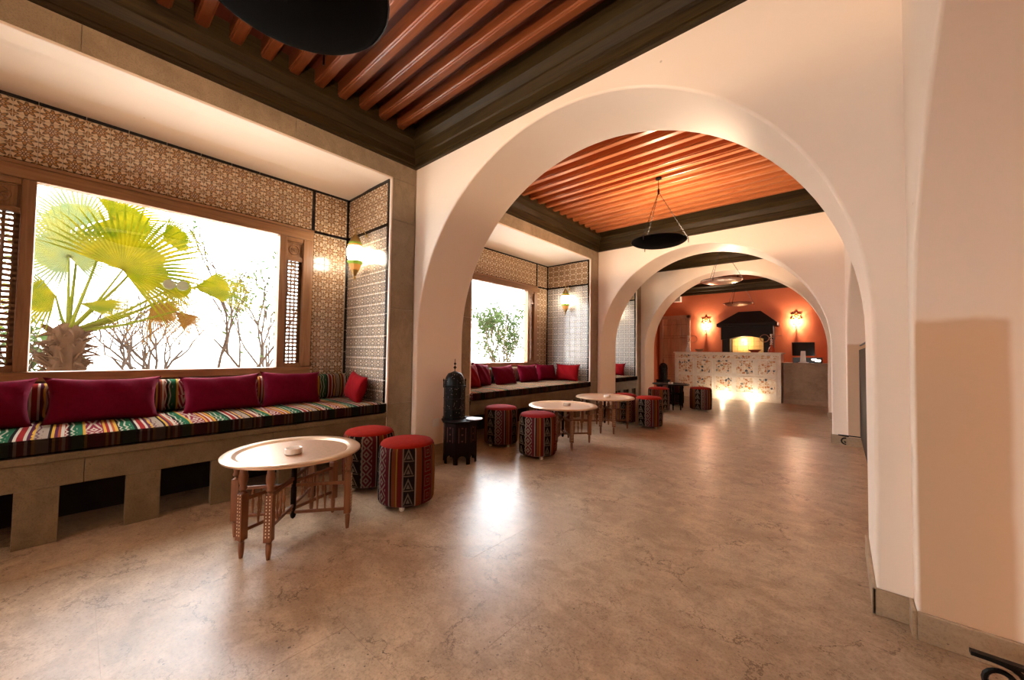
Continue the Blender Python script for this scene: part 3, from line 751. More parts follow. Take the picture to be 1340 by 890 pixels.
def bench_cushion(idx, ja, jb, l1, l2):
    X = WX[idx]; T = TX[idx]; W = X - T - .02 + .028
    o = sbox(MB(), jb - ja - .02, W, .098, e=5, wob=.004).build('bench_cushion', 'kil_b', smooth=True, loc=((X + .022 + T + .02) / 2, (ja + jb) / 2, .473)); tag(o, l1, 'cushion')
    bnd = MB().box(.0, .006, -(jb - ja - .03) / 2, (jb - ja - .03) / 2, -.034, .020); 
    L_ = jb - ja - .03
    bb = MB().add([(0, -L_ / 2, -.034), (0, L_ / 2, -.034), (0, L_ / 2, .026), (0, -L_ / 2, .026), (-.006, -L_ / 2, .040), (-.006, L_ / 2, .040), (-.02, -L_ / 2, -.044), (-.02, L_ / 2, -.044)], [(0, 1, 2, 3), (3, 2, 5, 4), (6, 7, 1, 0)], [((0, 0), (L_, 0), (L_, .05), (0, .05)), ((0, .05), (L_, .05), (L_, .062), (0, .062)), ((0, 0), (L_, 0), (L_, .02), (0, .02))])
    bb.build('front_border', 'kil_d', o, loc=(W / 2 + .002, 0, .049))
    if l2:
        o = sbox(MB(), jb - ja - .05, .15, .24, e=3).build('back_cushion', 'kil_b', smooth=True, loc=(T + .115, (ja + jb) / 2, .568)); tag(o, l2, 'cushion')
bench_cushion(1, -.87, 1.92, 'long seat cushion in green, red and yellow striped kilim, nearest bench', 'long striped kilim backrest cushion below the palm window')
bench_cushion(2, 3.04, 5.83, 'long striped kilim seat cushion on the second bench', 'striped backrest cushion behind the pillows of the second bench')
bench_cushion(3, 6.98, 8.16, 'striped kilim seat cushion seen through the second arch', None)

def pillow(w, h, th, mat, loc, rz, lean, label, group=None, twist=0):
    n = 16; vs = []; fs = []
    for sgn in (1, -1):
        for i in range(n + 1):
            for j in range(n + 1):
                u = 2 * i / n - 1; v = 2 * j / n - 1
                t = (max(0, 1 - abs(u) ** 2.6) * max(0, 1 - abs(v) ** 2.6)) ** .55
                px = 1 - .09 * (1 - abs(v) ** 2) * abs(u) ** 6 ; pz = 1 - .10 * (1 - abs(u) ** 2) * abs(v) ** 6
                pinch = 1 + .05 * (abs(u) * abs(v)) ** 5
                wr = .006 * math.sin(9 * u + 5 * v) * t
                vs.append((u * w / 2 * px * pinch, sgn * th / 2 * t + wr, h / 2 + v * h / 2 * pz * pinch))
    N = (n + 1) ** 2
    for i in range(n):
        for j in range(n):
            a = i * (n + 1) + j; b = a + n + 1
            fs.append((a, b, b + 1, a + 1)); fs.append((N + a, N + a + 1, N + b + 1, N + b))
    mb = MB().add(vs, fs); o = mb.build('pillow', mat, smooth=True)
    bm = bmesh.new(); bm.from_mesh(o.data); bmesh.ops.remove_doubles(bm, verts=bm.verts, dist=.0008); bmesh.ops.recalc_face_normals(bm, faces=bm.faces); bm.to_mesh(o.data); bm.free()
    for p in o.data.polygons: p.use_smooth = True
    o.rotation_euler = (Matrix.Rotation(rz, 4, 'Z') @ Matrix.Rotation(lean, 4, 'X') @ Matrix.Rotation(twist, 4, 'Y')).to_euler()
    o.location = loc
    tag(o, label, 'pillow', group); return o
ZP = .56
G1 = 'crimson pillows on the nearest bench'
R90 = PI / 2
# rz 90deg: pillow width along Y; lean tips the top back to -X
pillow(.50, .30, .15, 'velvet', (-3.66, -.40, ZP), R90, -.30, 'dark crimson pillow cut by the left edge of the photo, under the lattice', G1)
pillow(.52, .30, .16, 'velvet', (-3.64, .145, ZP), R90, -.32, 'long crimson pillow below the palm trunk, second from the left edge', G1, .02)
pillow(.50, .29, .16, 'velvet', (-3.64, .785, ZP), R90, -.32, 'long crimson pillow below the middle right of the palm window', G1, -.03)
pillow(.47, .30, .15, 'velvet', (-3.64, 1.275, ZP), R90, -.30, 'crimson pillow below the right window post, nearest the small scarlet one', G1, .03)
pillow(.40, .27, .13, 'velvet2', (-3.55, 1.76, ZP), -.12, -.22, 'small scarlet pillow leaning on the tiled side wall of the nearest bench', G1, .12)
G2 = 'red pillows on the second bench'
pillow(.40, .34, .15, 'velvet2', (-3.70, 3.46, ZP), R90 + .1, -.35, 'red pillow partly hidden behind the first arch, leftmost on the second bench', G2)
pillow(.42, .34, .15, 'velvet', (-3.82, 3.80, ZP), R90 + .25, -.30, 'crimson pillow leaning sideways just right of the first arch', G2, .15)
pillow(.46, .30, .15, 'velvet', (-3.80, 4.28, ZP), R90, -.35, 'crimson pillow under the middle of the second window', G2, -.06)
pillow(.46, .30, .15, 'velvet', (-3.83, 4.88, ZP), R90, -.30, 'crimson pillow under the right part of the second window', G2)
pillow(.46, .30, .15, 'velvet', (-3.85, 5.40, ZP), R90 - .1, -.28, 'crimson pillow under the lattice post of the second window', G2, .05)
pillow(.48, .30, .14, 'velvet2', (-3.64, 5.66, ZP), 0, -.20, 'scarlet pillow against the pale tiled side wall of the second bench', G2)
pillow(.44, .28, .13, 'velvet2', (-3.85, 8.0, ZP), 0, -.20, 'scarlet pillow on the far bench seen through the second arch')

# ---- tray tables
def tray_table(loc, rz, label, dark=False, R=.345, H=.48, group='folding tray tables'):
    root = thing('tray_table', label, 'table', loc, rz, group)
    wood = 'tdark' if dark else 'twood'
    k = R / .345
    MB().lathe([(0, H - .006), (.27 * k, H - .006), (.285 * k, H + .006), (.30 * k, H + .012), (.335 * k, H + .010), (R, H + .002), (R, H - .006), (.33 * k, H - .010), (.28 * k, H - .014), (0, H - .016)], 64, cap=False).build('rim', 'tdark' if dark else 'tray_rim', root, smooth=True)
    tp = MB().lathe([(0, H - .001), (.271 * k, H - .001), (.271 * k, H - .0055), (0, H - .0055)], 64, cap=False).build('tray_top', 'tdark' if dark else 'tray', root, smooth=True)
    LR = .288 * k; zt = H - .016
    angs = [math.radians(a) for a in (-40, -69, -127)]
    ends = []
    for ai, a in enumerate(angs):
        for s_ in (0, PI):
            c = Vector((LR * math.cos(a + s_), LR * math.sin(a + s_), 0)); ends.append(c)
            M = Matrix.Translation(c) @ Matrix.Rotation(a + s_, 4, 'Z')
            mb = MB().lathe([(.009, 0), (.0125, .03), (.014, .075), (.011, .08), (.015, .088)], 10, M=M)
            mb.lathe([(.018, .088), (.026, .092), (.026, .320), (.016, .325)], 4, M=M, a0=PI / 4)
            mb.lathe([(.016, .322), (.012, .332), (.020, .345), (.014, .362), (.021, .385), (.022, .405), (.014, zt)], 10, M=M)
            lg = mb.build('leg', wood, root, smooth=True)
            if not dark:
                st = MB()
                for row in (-.008, 0.0075):
                    for q in range(13):
                        z = .115 + q * .0165
                        st.box(.0180, .0195, row - .0022, row + .0022, z, z + .007, M=M)
                st.build('inlay_studs', 'inlay', lg)['kind'] = 'stuff'
        d = Vector((math.cos(a), math.sin(a), 0)); M = Matrix.Rotation(a, 4, 'Z')
        zoff = .0 + ai * .0
        MB().box(-LR + .012, LR - .012, -.006, .006, .300 - ai * .021, .318 - ai * .021, M=M).build('rail', wood, root, bevel=.002)
        MB().box(-LR + .012, LR - .012, -.006, .006, .145 - ai * .02, .163 - ai * .02, M=M).build('rail', wood, root, bevel=.002)
        for q in (-.205, -.165, -.125, .125, .165, .205):
            MB().lathe([(.004, .16 - ai * .02), (.008, .19), (.004, .205), (.0085, .235), (.004, .262), (.006, .300 - ai * .021)], 8, c=(0, 0, 0), M=M @ Matrix.Translation((q * k, 0, 0))).build('spindle', wood, root, smooth=True)
    MB().lathe([(0, .075), (.012, .085), (.016, .10), (.010, .115), (.015, .15), (.015, .38), (.018, .42), (.012, zt)], 12).build('centre_post', 'tdark', root, smooth=True)
    return root
tray_table((-2.395, .857, 0), 0, 'nearest round copper tray table on carved folding legs, by the striped bench', R=.352, H=.465)
tray_table((-2.444, 3.736, 0), .0, 'second copper tray table, right beside the patterned stools past the first arch', R=.395, H=.44)
tray_table((-2.50, 4.88, 0), -.05, 'third copper tray table, furthest light one, before the second arch', R=.40, H=.44)
tray_table((-2.52, 7.66, 0), .1, 'small dark wooden tray table near the reception counter', dark=True, R=.34, H=.47)
def ashtray(loc, label):
    o = MB().lathe([(0, .0), (.040, 0), (.044, .004), (.044, .030), (.041, .033), (.037, .031), (.036, .010), (0, .008)], 32, cap=False).build('ashtray', 'ceramic', smooth=True, loc=loc)
    tag(o, label, 'ashtray', 'white ashtrays on the tables')
ashtray((-2.335, .828, .465), 'round white ceramic ashtray on the nearest tray table')
ashtray((-2.42, 3.78, .44), 'small white ashtray on the second tray table')
ashtray((-2.47, 4.88, .44), 'small white ashtray on the third tray table')
ashtray((-2.52, 7.66, .470), 'tiny white ashtray on the dark tray table')

# ---- ottomans
def ottoman_proto(loc, label, topmat='ott_top', rz=0):
    root = thing('ottoman', label, 'stool', loc, rz, 'patterned cylindrical stools'); r = .187
    MB().lathe([(0, .032), (r - .02, .032), (r - .006, .036), (r, .05), (r + .002, .12), (r + .004, .22), (r + .002, .33), (r, .385), (r - .004, .405), (r - .014, .418)], 48, uvscale=1.18, cap=False).build('body', 'kil_o', root, smooth=True)
    MB().lathe([(r - .006, .400), (r - .010, .418), (r - .022, .430), (r - .06, .440), (r - .12, .445), (0, .447)], 48, cap=False).build('padded_top', topmat, root, smooth=True)
    for i in range(4):
        a = PI / 4 + i * PI / 2
        MB().lathe([(.014, 0), (.018, .006), (.018, .024), (.012, .034)], 12, c=(.140 * math.cos(a), .140 * math.sin(a), 0)).build('foot', 'inlay', root, smooth=True)
    return root
fwd = Vector((-.655, .755)).normalized()
def ctr(x, y): 
    d = Vector((x, y)).normalized() * .187; return (x + d.x, y + d.y, 0)
OT = [((-2.136, 1.439), 'front stool of the pair nearest the camera, bright orange-red top', 'ott_top', 0.0),
      ((-2.64, 1.45), 'stool behind the front one, tucked against the nearest bench', 'ott_top', 1.0),
      ((-2.815, 3.08), 'rose-topped stool behind, in the shade between lantern table and second bench', 'ott_top2', .6),
      ((-2.241, 2.982), 'rose-topped stool just past the first arch, beside the second tray table', 'ott_top2', 0.15),
      ((-2.43, 5.36), 'stool half hidden behind the third tray table', 'ott_top', .9),
      ((-2.035, 5.284), 'stool standing in front of the second arch pier, right of the third tray table', 'ott_top', .3),
      ((-2.487, 6.923), 'stool just beyond the second arch, left of the dark tray table', 'ott_top', 1.5),
      ((-1.96, 7.588), 'stool right of the dark tray table, furthest right of all stools', 'ott_top', .5),
      ((-2.60, 8.02), 'stool mostly hidden behind the dark tray table', 'ott_top', 2.0)]
protos = {}
for (p, lab, tm, rz) in OT:
    if tm not in protos: protos[tm] = o = ottoman_proto(ctr(*p), lab, tm, rz)
    else:
        o = copy_tree(protos[tm]); o.location = ctr(*p); o.rotation_euler = (0, 0, rz); o['label'] = lab

# ---- octagonal side table and black lantern
def side_table(loc, rz, label):
    root = thing('side_table', label, 'side table', loc, rz)
    R = .165; H = .40
    MB().lathe([(R + .022, H - .018), (R + .025, H - .008), (R + .018, H)], 8, a0=PI / 8).build('table_top', 'tdark', root, bevel=.003)
    for i in range(8):
        a = PI / 4 * i; M = Matrix.Rotation(a, 4, 'Z') @ Matrix.Translation((R * math.cos(PI / 8), 0, 0)); w = R * math.sin(PI / 8)
        n = 8; arch = [(-w * .62, 0)] + [(-w * .62 * math.cos(PI * k / n), .045 + .035 * math.sin(PI * k / n)) for k in range(n + 1)] + [(w * .62, 0)]
        poly = [(-w, 0)] + arch + [(w, 0), (w, H - .018), (-w, H - .018)]
        mb = MB().prism(poly, 'x', -.008, .0)
        mb.v = [tuple(M @ Vector(v)) for v in mb.v]; pn = mb.build('side_panel', 'tdark', root)
        st = MB()
        for q in (-.5, .5): st.box(.0, .0015, q * w - .003, q * w + .003, .20, .34, M=M)
        for zz in (.21, .27, .33): st.box(.0, .002, -.008, .008, zz, zz + .012, M=M)
        st.build('inlay', MAT.setdefault('inlay_red', plain('dull_red_inlay', (.13, .04, .03), .4)), pn)
    return root
def lantern(loc, rz, label, sc=1.0):
    root = thing('lantern', label, 'lantern', loc, rz); root.scale = (sc, sc, sc)
    r = .106
    MB().lathe([(r + .008, 0), (r + .008, .012), (r, .016), (r, .30), (r + .008, .305), (r + .008, .318), (r - .008, .325)], 8, a0=PI / 8).build('body', 'pierced', root)
    MB().lathe([(r - .004, .32), (r - .006, .36), (r - .018, .40), (r - .04, .435), (.022, .452), (.006, .458)], 16).build('dome', 'pierced', root, smooth=True)
    MB().lathe([(.004, .45), (.004, .478), (.017, .494), (.003, .510), (.003, .517), (.014, .530), (.003, .544), (.003, .575), (.0, .58)], 10).build('finial', 'iron', root, smooth=True)
    for i in range(4):
        a = PI / 2 * i + PI / 4
        MB().lathe([(.006, .30), (.006, .36), (.010, .37), (.0, .39)], 6, c=((r + .002) * math.cos(a), (r + .002) * math.sin(a), 0)).build('corner_post', 'iron', root)
    for zz in (.09, .19):
        MB().lathe([(r + .001, zz), (r + .004, zz + .003), (r + .004, zz + .008), (r + .001, zz + .011)], 8, a0=PI / 8).build('band', 'iron', root)
    return root
side_table((-2.79, 2.47, 0), .2, 'dark octagonal side table with pointed arches, standing against the first arch pier')
lantern((-2.87, 2.46, .40), .3, 'tall black pierced metal lantern with domed top, on the octagonal side table', 1.0)
pl = MB().lathe([(0, 0), (.05, 0), (.075, .010), (.078, .013), (.05, .008), (0, .006)], 28, cap=False).build('plate', 'ceramic', smooth=True, loc=(-2.655, 2.53, .40)); tag(pl, 'shallow white dish beside the black lantern on the side table', 'dish')
side_table((-3.46, 9.95, 0), .1, 'dark side table under the far lantern, left of the reception counter')
lantern((-3.46, 9.95, .40), .1, 'black domed lantern in the far left corner beside the reception counter', .95)
so = MB().box(-.001, .010, -.040, .040, -.040, .040).box(.010, .012, -.02, .02, -.02, .02).build('wall_socket', 'white', bevel=.002, loc=(-3.13, 2.44, .325)); tag(so, 'white wall socket on the arch pier left of the side table', 'socket')

# ---- wall lamps (brass lanterns with coloured glass)
def wall_lamp(loc, label, n_):
    root = thing('wall_lamp', label, 'wall lamp', loc, 0, 'brass lanterns on the tiled side walls')
    # loc: lamp axis; wall is at +Y .11
    MB().tube([(0, .115, .24), (0, .05, .30), (0, 0, .275), (0, 0, .24)], .005, 6).lathe([(.022, 0), (.018, .012)], 12, M=Matrix.Translation((0, .118, .23)) @ Matrix.Rotation(PI / 2, 4, 'X')).build('bracket', 'brass', root, smooth=True)
    MB().lathe([(.006, .25), (.012, .235), (.010, .22), (.028, .20), (.045, .17), (.058, .135)], 10).build('crown', 'brass', root, smooth=True)
    MB().lathe([(.058, .135), (.066, .115)], 10, cap=False).build('upper_glass', 'lampgreen', root)
    MB().lathe([(.068, .115), (.074, .105), (.070, .095)], 10, cap=False).build('collar', 'lampamber', root)
    MB().lathe([(.066, .095), (.078, .06), (.080, .02), (.070, -.02), (.060, -.045)], 10, cap=False).build('glass_body', 'lampglass', root, smooth=True)
    MB().lathe([(.062, -.045), (.076, -.055), (.074, -.065), (.060, -.085)], 10, cap=False).build('lower_collar', 'lampgreen', root)
    MB().lathe([(.060, -.085), (.052, -.11), (.040, -.14)], 10, cap=False).build('lower_glass', 'lampamber', root)
    MB().lathe([(.040, -.14), (.018, -.185), (.008, -.20), (.014, -.215), (.004, -.235), (0, -.255)], 10).build('tip', 'brass', root, smooth=True)
    point('lamp_light', (0, 0, .03), P_LAMP, WARM2, .05, root)
    return root
wall_lamp((-3.64, 1.80, 1.985), 'brass and coloured glass wall lantern beside the palm window', 1)
wall_lamp((-3.70, 5.71, 1.97), 'brass wall lantern on the pale tiles beside the second window', 2)
wall_lamp((-3.90, 8.05, 1.95), 'smallest brass wall lantern, glimpsed through the second arch', 3)

# ---- hanging bowls
def chandelier(loc, label, mat='bowl', r=.31, z=2.35, power=P_CHAND, light=True, twist=.35, apex=2.98):
    root = thing('hanging_bowl_lamp', label, 'ceiling lamp', (loc[0], loc[1], z), twist, 'round metal bowl lamps hung on chains')
    dp = .052
    prof_o = [(0, 0)] + [(r * .98 * math.sin(t), dp * (1 - math.cos(t)) / 1.0) for t in [i * PI / 2 / 8 for i in range(1, 9)]]
    prof = prof_o + [(r, dp), (r + .004, dp + .006), (r - .002, dp + .010), (r - .012, dp + .004)] + [(a * .95, b + .006) for a, b in reversed(prof_o)]
    MB().lathe(prof, 56, cap=False).build('bowl', mat, root, smooth=True)
    MB().tube([(r * math.cos(t), r * math.sin(t), dp + .004) for t in [2 * PI * i / 48 for i in range(48)]], .005, 6, True).build('rim', 'iron', root, smooth=True)
    ap = Vector((0, 0, apex - z))
    for i in range(3):
        a = i * 2 * PI / 3; p0 = Vector(((r + .012) * math.cos(a), (r + .012) * math.sin(a), dp + .01))
        L = (ap - p0).length; n = int(L / .022); d = (ap - p0).normalized()
        mb = MB(); sx = d.cross(Vector((0, 0, 1))).normalized(); sy = d.cross(sx)
        for k in range(n):
            c = p0 + d * ((k + .5) * L / n); s_ = sx if k % 2 else sy
            mb.tube([c + d * (.014 * math.cos(t)) + s_ * (.0055 * math.sin(t)) for t in [2 * PI * q / 8 for q in range(8)]], .0020, 4, True)
        o = mb.build('chain', 'iron', root)
        MB().tube([p0 + Vector((0, 0, -.05)), p0 + Vector((0, 0, .012))], .0045, 6).build('chain_clip', 'iron', root)
    MB().lathe([(.004, apex - z - .03), (.012, apex - z - .01), (.012, apex - z + .03), (.005, apex - z + .05), (.004, 3.13 - z), (.035, 3.135 - z), (.035, 3.155 - z)], 12).build('ceiling_hook', 'iron', root, smooth=True)
    if light:
        MB().lathe([(0, .010), (.018, .014), (.024, .026), (.018, .038), (0, .043)], 12, cap=False).build('bulb', 'bulb', root, smooth=True)
        point('bowl_light', (0, 0, .062), power, WARM, .025, root)
    return root
chandelier((-1.50, .48), 'large dark bronze bowl lamp hanging nearest, cut by the top of the photo', r=.333, z=2.335, power=P_CHAND * .9)
chandelier((-1.62, 4.50), 'dark bronze bowl lamp on three chains beyond the first arch', r=.31, z=2.335, power=P_CHAND * 1.7)
chandelier((-1.57, 7.40), 'pale copper bowl lamp hanging between the second and third arch', 'bowl_pale', r=.325, z=2.30, power=P_CHAND * .5)
chandelier((-1.78, 10.0), 'small dark red copper bowl lamp over the reception', 'bowl_red', r=.30, z=2.19, power=P_CHAND * .5, apex=2.86)
chandelier((1.75, .6), 'added unseen bronze bowl lamp in the side room by the near niche', r=.30, z=2.3, power=P_CHAND * 1.5)  # unseen lamp, added to brighten the niche jamb and walls
chandelier((1.75, 4.6), 'added unseen bronze bowl lamp in the side room by the second niche', r=.30, z=2.3, power=P_CHAND * 1.5)  # also unseen, added as fill for the second niche
chandelier((-1.50, -3.1), 'added unseen bronze bowl lamp in the room behind', r=.33, z=2.335, power=P_CHAND * 2.5)  # added behind the camera to supply more indoor light

# ---- iron-footed screens in the right-hand niches
def iron_screen(loc, label, L=1.2):
    root = thing('folding_screen', label, 'screen', loc, 0, 'iron-footed dark screens in the right-hand niches')
    MB().box(.16, .185, -L, 0, .14, 1.13).build('panel', 'tdark', root, bevel=.003)
    MB().tube([(.172, 0, .12), (.172, 0, 1.18), (.172, -L, 1.18), (.172, -L, .12)], .009, 6).build('frame', 'iron', root)
    MB().tube([(.172, 0.01, 1.165), (.172, -.0, 1.175), (.30, .0, 1.175)], .005, 6).build('top_rod', 'iron', root)
    for yy in (0,):
        pts = []
        for i in range(28):
            t = i / 27; a = -PI / 2 + .2 - t * 3.4 * PI / 1.25; rr = .050 * (1 - .72 * t)
            pts.append((.0 + .050 + rr * math.cos(-a + PI) * 1.0, yy, .062 + rr * math.sin(-a + PI)))
        mb = MB().box(-.035, .40, yy - .011, yy + .011, .112, .124)
        c = Vector((.03, yy, .057)); sp = []
        for i in range(30):
            t = i / 29; a = PI / 2 - t * 3.3 * PI; rr = .055 * (1 - .75 * t); sp.append((c.x + rr * math.cos(a) , yy, c.z + rr * math.sin(a)))
        mb.tube([(-.02, yy, .117)] + sp, .008, 6); mb.build('scroll_foot', 'iron', root)
    return root
iron_screen((-.0, 6.0, 0), 'dark panel screen with scrolled black iron foot behind the first arch pier', 2.6)
iron_screen((.335, 1.90, 0), 'black iron scroll foot of a screen at the lower right corner', 1.5)

# ---- reception
def counter():
    CY = 10.2; x0, x1 = -3.25, -1.0
    root = thing('reception_counter', 'long pale reception counter with framed broken-tile mosaics', 'counter', ((x0 + x1) / 2, CY, 0)); off = -Vector(root.location)
    def P(mb, nm, mat, par=None, **k):
        mb.v = [tuple(Vector(v) + off) for v in mb.v]; return mb.build(nm, mat, par or root, **k)
    P(MB().box(x0, x1, CY, CY + .55, 0, 1.09), 'body', 'marble', bevel=.004)
    P(MB().box(x0 - .03, x1 + .03, CY - .03, CY + .58, 1.09, 1.12), 'counter_top', 'marble', bevel=.005)
    P(MB().box(x0 + .03, x1 - .03, CY - .006, CY, .97, 1.05), 'mosaic_frieze', 'mosaic')
    n = 5; w = (x1 - x0 - .10) / n
    for i in range(n):
        for (a, b) in ((.62, .93), (.20, .53)):
            c = x0 + .05 + (i + .5) * w; h = .165
            f = P(MB().box(c - h - .022, c + h + .022, CY - .010, CY, a - .022, a).box(c - h - .022, c + h + .022, CY - .010, CY, b, b + .022).box(c - h - .022, c - h, CY - .010, CY, a, b).box(c + h, c + h + .022, CY - .010, CY, a, b), 'panel_frame', 'marble')
            P(MB().box(c - h, c + h, CY - .005, CY, a, b), 'mosaic_panel', 'mosaic', f)
counter()
rc = thing('side_counter', 'lower stone counter to the right of the reception counter', 'counter', (-.5, 10.3, 0))
MB().box(-.47, .46, 0, .55, 0, .87).build('body', 'stone_light', rc); MB().box(-.49, .47, -.015, .57, .87, .90).build('counter_top', 'stone_light', rc, bevel=.003); MB().box(-.47, .46, -.014, 0, 0, .10).build('plinth', 'skirt', rc)
mon = thing('monitor', 'black till screen with white stand seen from behind, on the side counter', 'monitor', (-.62, 10.46, .90))
Mt = Matrix.Translation((0, 0, .30)) @ Matrix.Rotation(.35, 4, 'X')
MB().box(-.20, .20, -.012, .012, -.15, .16, M=Mt).build('screen', 'black_pl', mon, bevel=.006)
MB().prism([(-.085, 0), (.085, 0), (.05, .03), (.04, .26), (-.04, .26), (-.055, .03)], 'y', -.075, -.055).build('stand', 'white', mon)
MB().box(-.09, .09, -.10, .06, 0, .015).build('base', 'white', mon, bevel=.003)
td = thing('cash_drawer', 'flat black box beside and under the till screen', 'box', (-.56, 10.42, .90)); td.location = (-.56, 10.62, .90)
MB().box(-.26, .26, -.06, .2, 0, .12).build('body', 'black_pl', td, bevel=.005); MB().box(.08, .16, -.064, -.06, .06, .09).build('display', 'lampglass', td)
cr = thing('card_reader', 'small black terminal with lit screen right of the till', 'terminal', (-.36, 10.40, .90))
MB().prism([(-.05, 0), (.07, 0), (.07, .09), (-.05, .03)], 'x', -.07, .05).build('body', 'black_pl', cr, bevel=.004)
MB().box(-.05, .03, -.03, .03, .055, .060).build('screen', 'lampglass', cr, rot=(.46, 0, 0))

def hookah(loc, label, base, flip):
    root = thing('water_pipe', label, 'water pipe', loc, 0, 'water pipes on the counter')
    MB().lathe([(.05, 0), (.062, .02), (.066, .05), (.05, .10), (.026, .14), (.022, .17), (.028, .175)], 20).build('glass_base', base, root, smooth=True)
    MB().lathe([(.02, .17), (.034, .19), (.014, .205), (.030, .235), (.012, .26), (.026, .285), (.010, .31), (.010, .34), (.04, .345), (.042, .35), (.010, .356), (.016, .375), (.028, .41), (.024, .425)], 16).build('stem', 'hookglass', root, smooth=True)
    pts = []
    for i in range(30):
        t = i / 29; a = PI * .9 - t * 2 * PI * .95
        pts.append((flip * (.13 + .085 * math.cos(a)), 0, .33 + .085 * math.sin(a)))
    MB().tube([(0, 0, .25)] + pts + [(flip * -.02, -.01, .36), (flip * -.20, -.02, .385)], .007, 6).build('hose', 'bowl_red', root, smooth=True)
hookah((-3.0, 10.45, 1.12), 'silver water pipe with looped hose at the left end of the counter', 'hookglass', 1)
hookah((-1.20, 10.45, 1.12), 'water pipe with red glass base at the right end of the counter', 'hookred', -1)
def dish(loc, r, h, mat, label):
    o = MB().lathe([(0, 0), (r * .5, 0), (r * .6, h * .3), (r, h), (r * .95, h), (r * .55, h * .35), (0, h * .25)], 24, cap=False).build('bowl', mat, smooth=True, loc=loc); tag(o, label, 'bowl')
dish((-2.72, 10.4, 1.12), .11, .075, MAT.setdefault('clay', plain('clay', (.42, .25, .15), .6)), 'small brown clay bowl on the left of the counter')
dish((-1.52, 10.4, 1.12), .14, .065, MAT.setdefault('redclay', plain('red_glazed', (.30, .03, .02), .35)), 'wide dark red bowl on the counter below the lit alcove')
for i, (px, py) in enumerate(((-2.12, 9.98), (-1.52, 9.98))):
    root = thing('floor_uplight', ['left recessed floor spotlight at the foot of the mosaic counter', 'right recessed floor spotlight at the foot of the mosaic counter'][i], 'spotlight', (px, py, 0), 0, 'floor spotlights before the counter')
    MB().lathe([(.055, 0), (.055, .006), (.042, .008), (.040, .003)], 20).build('ring', 'iron', root, smooth=True)
    MB().lathe([(.038, .003), (0, .005)], 20, cap=False).build('lens', 'uplens', root)
    point('spot_light', (0, .06, .07), P_UP, (1, .82, .58), .03, root)

# ---- fireplace with hood
fp = thing('fireplace', 'charcoal hooded fireplace alcove with lit yellow tiles, on the orange wall', 'fireplace', (-1.93, 12.35, 0))
YF = -.42
MB().box(-.60, -.41, YF + .06, 0, 0, 1.58).build('side_pillar', 'hood', fp); MB().box(.38, .58, YF + .06, 0, 0, 1.58).build('side_pillar', 'hood', fp)
n = 12; seg = [(-.41 + .79 * i / n, 1.50 + .07 * math.sin(PI * i / n)) for i in range(n + 1)]
MB().prism([(-.62, 1.48)] + seg + [(.60, 1.48), (.60, 1.86), (-.62, 1.86)], 'y', YF, 0).build('lintel', 'hood', fp)
MB().box(-.72, .70, YF - .08, 0, 1.84, 1.93).build('eave', 'hood', fp, bevel=.006)
MB().add([(-.70, YF - .07, 1.93), (.68, YF - .07, 1.93), (.68, 0, 1.93), (-.70, 0, 1.93), (-.22, YF + .2, 2.26), (.30, YF + .2, 2.26), (.30, 0, 2.26), (-.22, 0, 2.26)], [(0, 1, 5, 4), (1, 2, 6, 5), (3, 0, 4, 7), (4, 5, 6, 7), (0, 3, 2, 1), (2, 3, 7, 6)]).build('hood', 'hood', fp)
MAT['yellow'] = plain('yellow_glaze', (.80, .55, .22), .35)
me = None
for i in range(6):
    for k in range(6):
        if me is None: o = MB().box(.003, .129, -.03, -.012, .003, .129).build('tile', 'yellow', fp, bevel=.003); me = o.data
        else: o = link('tile', me, fp, bevel=.003)
        o.location = (-.41 + i * .132, 0, .78 + k * .132)
point('alcove_light', (-.12, -.20, 1.40), P_ALCOVE, (1, .66, .34), .04, fp)
MB().lathe([(0, 0), (.02, .01), (.02, .03), (0, .04)], 10, cap=False).build('alcove_lamp', 'bulb', fp, loc=(-.12, -.20, 1.45))

# ---- star sconces on the orange wall
def sconce(loc, label):
    root = thing('star_sconce', label, 'wall lamp', loc, 0, 'star-topped sconces on the orange wall')
    pts = []
    for i in range(12):
        a = PI / 6 * i; rr = .115 if i % 2 == 0 else .07; pts.append((rr * math.sin(a), -.014, .14 + rr * math.cos(a)))
    MB().tube(pts, .010, 6, True).build('star_ring', 'brass', root)
    MB().tube([(.035 * math.sin(2 * PI * i / 12), -.014, .14 + .035 * math.cos(2 * PI * i / 12)) for i in range(12)], .008, 6, True).build('star_centre', 'brass', root)
    MB().lathe([(.055, .05), (.065, .02), (.060, -.03), (.03, -.05)], 10, c=(0, -.085, 0), cap=False).build('glass_cup', 'lampglass', root, smooth=True)
    for i in range(6):
        a = i * PI / 3; MB().box(-.012, .012, -.004, .004, -.05, .06, M=Matrix.Translation((.07 * math.cos(a), -.085 + .07 * math.sin(a), 0)) @ Matrix.Rotation(a + PI / 2, 4, 'Z')).build('cage_bar', 'brass', root)
    MB().tube([(0, -.08, -.05), (0, -.06, -.12), (0, -.02, -.13), (0, 0, -.10)], .008, 6).lathe([(.004, -.10), (.016, -.14), (0, -.19)], 8, c=(0, -.07, 0)).build('bracket', 'brass', root)
    point('sconce_light', (0, -.088, .0), P_SCONCE, (1, .72, .46), .012, root)
sconce((-3.03, 12.35, 1.92), 'star-topped sconce left of the hooded fireplace')
sconce((-.87, 12.35, 1.94), 'star-topped sconce right of the hooded fireplace, above the till')

